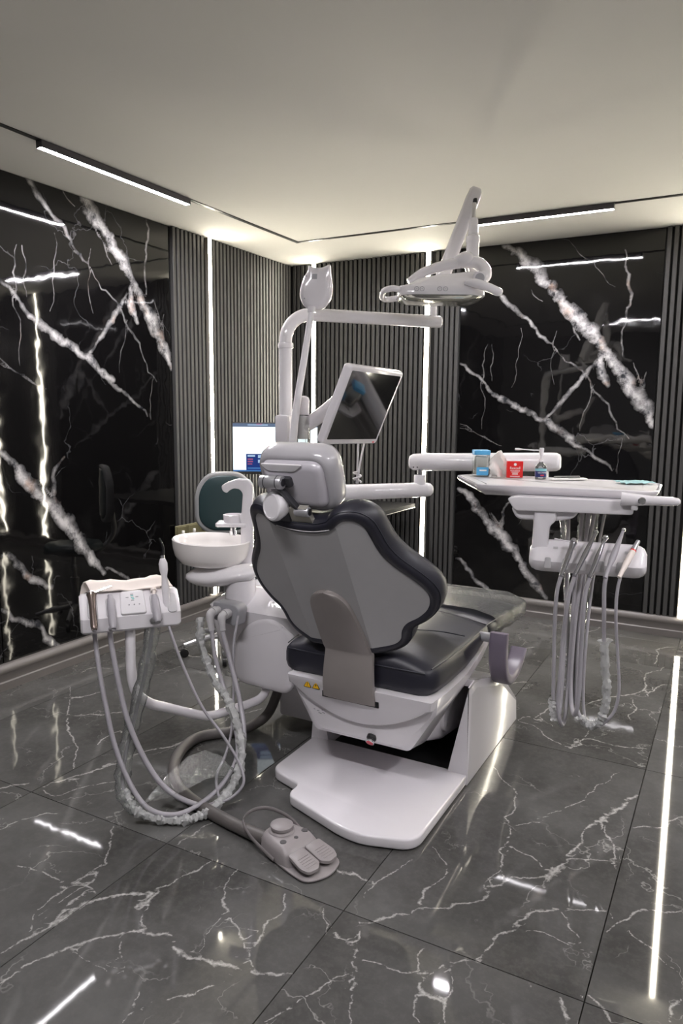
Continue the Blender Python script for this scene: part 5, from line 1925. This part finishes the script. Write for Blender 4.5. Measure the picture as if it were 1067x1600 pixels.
for i in range(9):
    a = -1 + 2 * i / 8
    rows.append([q1 + CR * (a * .045 + .004 * math.sin(j * 2 + i)) + CB * (.012 * math.sin(i * 1.3 + j * .9)) + Z * max(.0005, (j / 8) * (.115 - .065 * abs(a + .1) ** 1.1)) for j in range(9)])
mb.grid(rows, thick=CB * .012)
tag(mb.build('crumpled_tissue', 'paper', None, ang=60, loc=q1), 'crumpled white tissue standing between the clear box and red box', 'tissue')
q2 = on_tray(-.80, 2.965)
t = thing('red_carton', q2, 'small red carton with white lettering on the tray', 'carton')
mb = MB()
mb.box(q2 + Z * .034, (.066, .016, .068), (CR, CB, Z), bev=.001, seg=1)
mb.build('carton_body', 'red', t)
fo = q2 - CB * .0086
text_part('title', 'Rexcell', .015, fo + Z * .040, CR, Z, 'print_white', t)
text_part('subtitle', 'Articulating', .0085, fo + Z * .030, CR, Z, 'print_white', t)
for k, (z, w) in enumerate(((.0235, .030), (.019, .022), (.0145, .024), (.006, .040))):
    mb = MB()
    mb.box(fo + Z * z, (w, .0006, .0022), (CR, CB, Z))
    mb.build('print_line', 'print_white', t, ang=0)
mb = MB()
mb.prism([(.007 * math.cos(a) * (1 if i % 2 else .72), .007 * math.sin(a) * (1 if i % 2 else .72)) for i, a in enumerate(np.linspace(0, 2 * math.pi, 16, endpoint=False))], fo + Z * .055, CR, Z, -.0003, .0004)
mb.build('emblem', 'print_white', t, ang=0)
q3 = on_tray(-.695, 2.975)
t = thing('spray_bottle', q3, 'small glass bottle with navy label and long spray nozzle on the tray', 'bottle')
mb = MB()
mb.lathe([(.002, 0), (.021, 0), (.0225, .003), (.0225, .046), (.020, .053), (.010, .064), (.008, .067), (.008, .074)], q3, Z, 28)
mb.build('glass', 'bottle_glass', t, ang=50)
mb = MB()
mb.lathe([(.0229, .008), (.0229, .032)], q3, Z, 28, caps=False)
lb = mb.build('label_band', 'label_navy', t)
mb = MB()
mb.lathe([(.0230, .0325), (.0230, .042)], q3, Z, 28, caps=False)
mb.build('label_top', 'label_teal', t)
text_part('label_text', 'ULCAINE', .0085, q3 - CB * .0236 + Z * .026, CR, Z, 'print_white', lb)
mb = MB()
mb.box(q3 - CB * .0236 + Z * .0155, (.014, .0008, .005), (CR, CB, Z))
mb.build('label_mark', 'pink_red', lb, ang=0)
mb = MB()
mb.lathe([(.0088, .070), (.0088, .080), (.004, .081), (.004, .096), (.008, .097), (.010, .122), (.008, .126), (.002, .126)], q3, Z, 20)
mb.build('pump_head', 'white_plastic', t, ang=40)
mb = MB()
tt = q3 + Z * .116
mb.tube([tt, tt - CR * .03, tt - CR * .075 + Z * .003, tt - CR * .095 + Z * .004, tt - CR * .108 + Z * .004], [.0026, .0024, .0024, .0048, .0045], 12)
mb.build('spray_nozzle', 'white_plastic', t, ang=40)
q4 = on_tray(-.585, 2.975)
t = thing('syringe_packet', q4, 'white wrapped syringe packet lying flat on the tray', 'packet')
PA = (CR * .98 + CB * .18).normalized()
PB = Z.cross(PA)
mb = MB()
mb.box(q4 + Z * .004, (.155, .036, .007), (PA, PB, Z), bev=.003)
mb.build('wrapper', 'paper', t)
mb = MB()
mb.rod(q4 + Z * .0115 - PA * .06, q4 + Z * .0115 + PA * .05, .0055, 12, bev=.001)
mb.build('syringe', 'clear_plastic', t)
mb = MB()
mb.box(q4 + Z * .0082 + PA * .02 - PB * .012, (.05, .004, .0008), (PA, PB, Z))
mb.build('wrapper_print', 'print_grey', t, ang=0)
q5 = on_tray(-.335, 2.97)
mb = MB()
rows = []
for i in range(9):
    a = -1 + 2 * i / 8
    rows.append([q5 + PA * a * .062 + PB * (j - 4) * .011 + Z * (.0015 + .005 * abs(math.sin(i * 1.9 + j * 1.1))) for j in range(9)])
mb.grid(rows, thick=(0, 0, .003))
tag(mb.build('mint_pouch', 'mint_film', None, ang=30, loc=q5), 'crinkled mint green film pouch at the right end of the tray', 'pouch')

# ================================================================== foot control
fp = thing('foot_control', (-1.14, 1.80, 0), 'grey foot control with round knob, two pedals and a carrying loop', 'foot pedal')
FA = Vector((.985, -.10, 0)).normalized()
FA = Vector((.965, -.26, 0)).normalized()
FB = Vector((.26, .965, 0))
FO = Vector((-1.135, 1.807, 0))


def ft(a, b, z):
    return FO + (FA * a + FB * b) * 1.1 + Z * z


mb = MB()
pl = fillet([(-.11, -.055), (.03, -.072), (.112, -.072), (.138, .0), (.112, .072), (.03, .072), (-.11, .055)], .03, 5)
mb.prism([(a * 1.1, b * 1.1) for a, b in pl], FO, FA, FB, .003, .011, bev=.003)
mb.build('base_plate', 'pedal_grey', fp, ang=40)
mb = MB()
rings = []
for z, pts in ((.011, [(-.115, -.05), (-.03, -.068), (.042, -.066), (.042, .066), (-.03, .068), (-.115, .05)]), (.040, [(-.114, -.048), (-.03, -.066), (.030, -.064), (.030, .064), (-.03, .066), (-.114, .048)]), (.058, [(-.106, -.042), (-.03, -.058), (.010, -.056), (.010, .056), (-.03, .058), (-.106, .042)]), (.062, [(-.09, -.032), (-.03, -.045), (-.004, -.045), (-.004, .045), (-.03, .045), (-.09, .032)])):
    rings.append([ft(a, b, z) for a, b in fillet(pts, .028, 5)])
mb.loft(rings)
mb.build('housing', 'pedal_grey', fp, ang=50)
mb = MB()
mb.lathe([(.044, .054), (.042, .064), (.037, .068), (.034, .068), (.034, .072), (.037, .074), (.037, .082), (.030, .086), (.002, .087)], ft(-.066, .0, 0), Z, 36)
mb.build('knob', 'pedal_grey', fp, ang=40)
for a, b, k in ((-.005, -.038, .0105), (.004, .004, .007), (-.005, .046, .0105)):
    mb = MB()
    mb.lathe([(.0005, 0), (k, 0), (k, .006), (.0005, .0064)], ft(a - .012, b, .0575), Z, 18)
    mb.build('foot_button', 'pedal_dark', fp)
for s in (-1, 1):
    mb = MB()
    P4 = fillet([(.028, .003), (.095, .002), (.112, .022), (.108, .056), (.085, .066), (.028, .060)], .008, 4)
    rings = []
    for dz, off in ((-.012, .004), (-.009, 0), (.0, 0), (.003, .004)):
        rings.append([ft(a, s * b, .050 - (a - .028) * .22 + dz) for a, b in inset2(P4, off)])
    mb.loft(rings)
    pd = mb.build('pedal', 'pedal_grey', fp, ang=40)
    for k in range(5):
        mb = MB()
        a = .060 + k * .009
        p = ft(a, s * .033, .0535 - (a - .028) * .22)
        mb.box(p, (.0016, .042, .0012), (FA, FB, Z))
        mb.build('grip_rib', 'pedal_grey', pd, ang=0)
mb = MB()
lp_ = [(-.02, -.072, .018), (-.06, -.074, .030), (-.12, -.074, .050), (-.185, -.050, .062), (-.205, .0, .066), (-.185, .050, .062), (-.12, .074, .050), (-.06, .074, .030), (-.02, .072, .018)]
P = crom([ft(*p) for p in lp_], 5)
mb.tube(P, .0062, 8, sq=(.35, 1.3))
mb.build('carrying_loop', 'pedal_grey', fp, ang=60)

# ================================================================== far corner: desk, computer screen, stool, sockets
dk = thing('corner_desk', (-2.6, 4.5, 0), 'black desk standing in the far corner of the room', 'desk')
mb = MB()
mb.box((-2.595, 4.47, .735), (1.07, .90, .03), bev=.002, seg=1)
mb.build('desk_top', 'desk_black', dk)
for x in (-3.07, -2.55):
    mb = MB()
    mb.box((x, 4.52, .36), (.03, .74, .714))
    mb.build('side_panel', 'desk_black', dk, ang=0)
mb = MB()
mb.box((-2.06 + .0012, 4.47, .722), (.002, .90, .004))  # pale strip standing in for light along the lower desk edge
mb.build('lit_edge', 'alu', dk, ang=0)
pc = thing('computer_screen', (-2.79, 4.19, .75), 'lit computer screen showing a white window, on the corner desk', 'computer monitor')
sc_ = Vector((-2.805, 4.181, 1.16))
SF = Vector((.5, -.866, 0)).normalized()
SX = Vector((.866, .5, 0))
mb = MB()
mb.box(sc_ - SF * .016, (.60, .022, .360), (SX, SF, Z), bev=.004)
mb.build('casing', 'black_plastic', pc)


def screen_mat(name, col, p):
    return emit(name, col, p)


screen_mat('screen_white', (.86, .95, 1.0), 1.35)
screen_mat('screen_bar', (.16, .22, .34), .8)
screen_mat('screen_navy', (.02, .045, .20), 1.0)
screen_mat('screen_blue', (.06, .17, .42), 1.0)
screen_mat('screen_pale', (.45, .62, .85), .9)
screen_mat('screen_pink', (.45, .12, .25), .8)


def patch(name, x0, x1, z0, z1, m, lift=.0006, par=None):
    mb = MB()
    mb.box(sc_ + SX * (x0 + x1) / 2 + Z * (z0 + z1) / 2 - SF * (.005 - lift), (x1 - x0, .001, z1 - z0), (SX, SF, Z))
    return mb.build(name, m, par or pc, ang=0)


dsp = patch('display', -.292, .292, -.160, .172, 'screen_white', .0)
patch('title_bar', -.292, .292, .148, .172, 'screen_bar', .001, dsp)
patch('task_bar', -.292, .292, -.160, -.150, 'screen_blue', .001, dsp)
patch('dialog_window', -.202, .02, -.150, -.038, 'screen_navy', .001, dsp)
patch('dialog_field', -.192, -.14, -.058, -.046, 'screen_pale', .002, dsp)
patch('dialog_field', -.12, -.03, -.066, -.046, 'screen_pale', .002, dsp)
patch('dialog_field', -.12, -.03, -.100, -.078, 'screen_pale', .002, dsp)
patch('dialog_field', -.192, -.155, -.080, -.070, 'screen_pink', .002, dsp)
patch('dialog_field', -.192, -.155, -.096, -.087, 'screen_pink', .002, dsp)
patch('dialog_field', -.192, -.16, -.112, -.104, 'screen_pink', .002, dsp)
patch('dialog_field', -.192, -.10, -.142, -.132, 'screen_blue', .002, dsp)
patch('title_text', -.19, -.05, .158, .165, 'screen_pale', .002, dsp)
patch('title_text', -.13, -.09, .164, .170, 'screen_pink', .002, dsp)
mb = MB()
mb.rod(sc_ - SF * .05 - Z * .30, sc_ - SF * .035 - Z * .10, .02, 16)
mb.build('stand_neck', 'black_plastic', pc)
mb = MB()
bz0 = Vector((sc_.x, sc_.y, .7525)) - SF * .05
mb.prism(fillet([(-.12, -.09), (.12, -.09), (.12, .09), (-.12, .09)], .02, 4), bz0, SX, SF * -1, -.006, .002)
mb.build('stand_foot', 'black_plastic', pc)
mb = MB()
mb.box((bz0.x, bz0.y, .756), (.24, .18, .01), (SX, SF, Z), bev=.003)
mb.build('stand_base', 'black_plastic', pc)

sto = thing('operator_stool', (-2.62, 3.45, 0), 'operator stool with a rounded dark teal backrest and grey rim', 'stool')
bk = Vector((-2.681, 3.456, 0.863))
KX, KN = Vector((.80, .60, 0)), Vector((.60, -.80, 0))
so = fillet([(-.175, -.12), (-.10, -.185), (.10, -.185), (.175, -.12), (.175, .08), (.10, .185), (-.10, .185), (-.175, .08)], .08, 7)
mb = MB()
rings = []
for w, off in ((-.03, .02), (-.035, .0), (.0, -.006), (.012, .0), (.014, .012), (.010, .03)):
    rings.append([bk + KX * float(a) + Z * float(b) + KN * (w - .5 * float(a) ** 2) for a, b in inset2(so, off)])
mb.loft(rings)
mb.build('backrest_rim', 'rim_grey', sto, ang=60)
mb = MB()
rings = []
for w, k in ((.006, .90), (.016, .895), (.020, .85), (.021, .6), (.021, .3), (.021, .04)):
    rings.append([bk + KX * float(a * k) + Z * float(b * k) + KN * (w - .5 * float(a * k) ** 2) for a, b in so])
mb.loft(rings)
mb.build('back_pad', 'teal_vinyl', sto, ang=60)
sc2 = bk + KN * .20
sc2.z = 0
mb = MB()
mb.lathe([(.002, .47), (.15, .47), (.185, .485), (.19, .51), (.175, .535), (.10, .545), (.002, .545)], sc2, Z, 36)
mb.build('seat_pad', 'teal_vinyl', sto, ang=60)
mb = MB()
mb.tube(crom([sc2 + Z * .46, sc2 - KN * .12 + Z * .45, bk - KN * .055 - Z * .28, bk - KN * .045 - Z * .05], 6), .016, 12)
mb.build('back_support', 'rim_grey', sto)
mb = MB()
mb.lathe([(.024, .10), (.024, .30), (.016, .302), (.016, .47)], sc2, Z, 20)
mb.build('gas_column', 'steel', sto)
for k in range(5):
    a = 2 * math.pi * k / 5 + .3
    dv = Vector((math.cos(a), math.sin(a), 0))
    mb = MB()
    mb.tube([sc2 + Z * .11, sc2 + dv * .12 + Z * .10, sc2 + dv * .25 + Z * .072], [.020, .018, .013], 10)
    lg = mb.build('leg', 'steel', sto)
    mb = MB()
    cc = sc2 + dv * .25 + Z * .026
    tv = Z.cross(dv)
    mb.rod(cc - tv * .012, cc + tv * .012, .025, 18, bev=.004)
    mb.build('caster', 'black_plastic', lg)

sk = thing('wall_socket', (XL + .004, 3.72, .625), 'bronze multi-gang wall socket plate with plugs on the slatted wall', 'socket')
mb = MB()
mb.box((XL + .0045, 3.72, .625), (.008, .33, .085), bev=.003, seg=1)
mb.build('plate', 'socket_bronze', sk)
for k in range(3):
    y = 3.72 - .11 + .11 * k
    mb = MB()
    mb.box((XL + .0105, y, .625), (.004, .085, .066), bev=.0015, seg=1)
    gg = mb.build('gang', 'socket_bronze', sk)
    mb = MB()
    if k < 2:
        mb.box((XL + .018, y + .008, .620), (.012, .020, .024), bev=.003)
        mb.build('plug', 'paper', gg)
    else:
        mb.box((XL + .030, y, .622), (.036, .030, .030), bev=.005)
        mb.build('plug', 'black_plastic', gg)
mb = MB()
mb.tube(crom([Vector((XL + .04, 3.83, .622)), Vector((XL + .09, 3.86, .615)), Vector((XL + .11, 3.92, .58)), Vector((XL + .06, 3.95, .40)), Vector((XL + .04, 3.95, .14))], 6), .006, 8)
mb.build('power_cord', 'paper', sk)

for _o in bpy.data.objects:
    if '_o' in _o:
        del _o['_o']
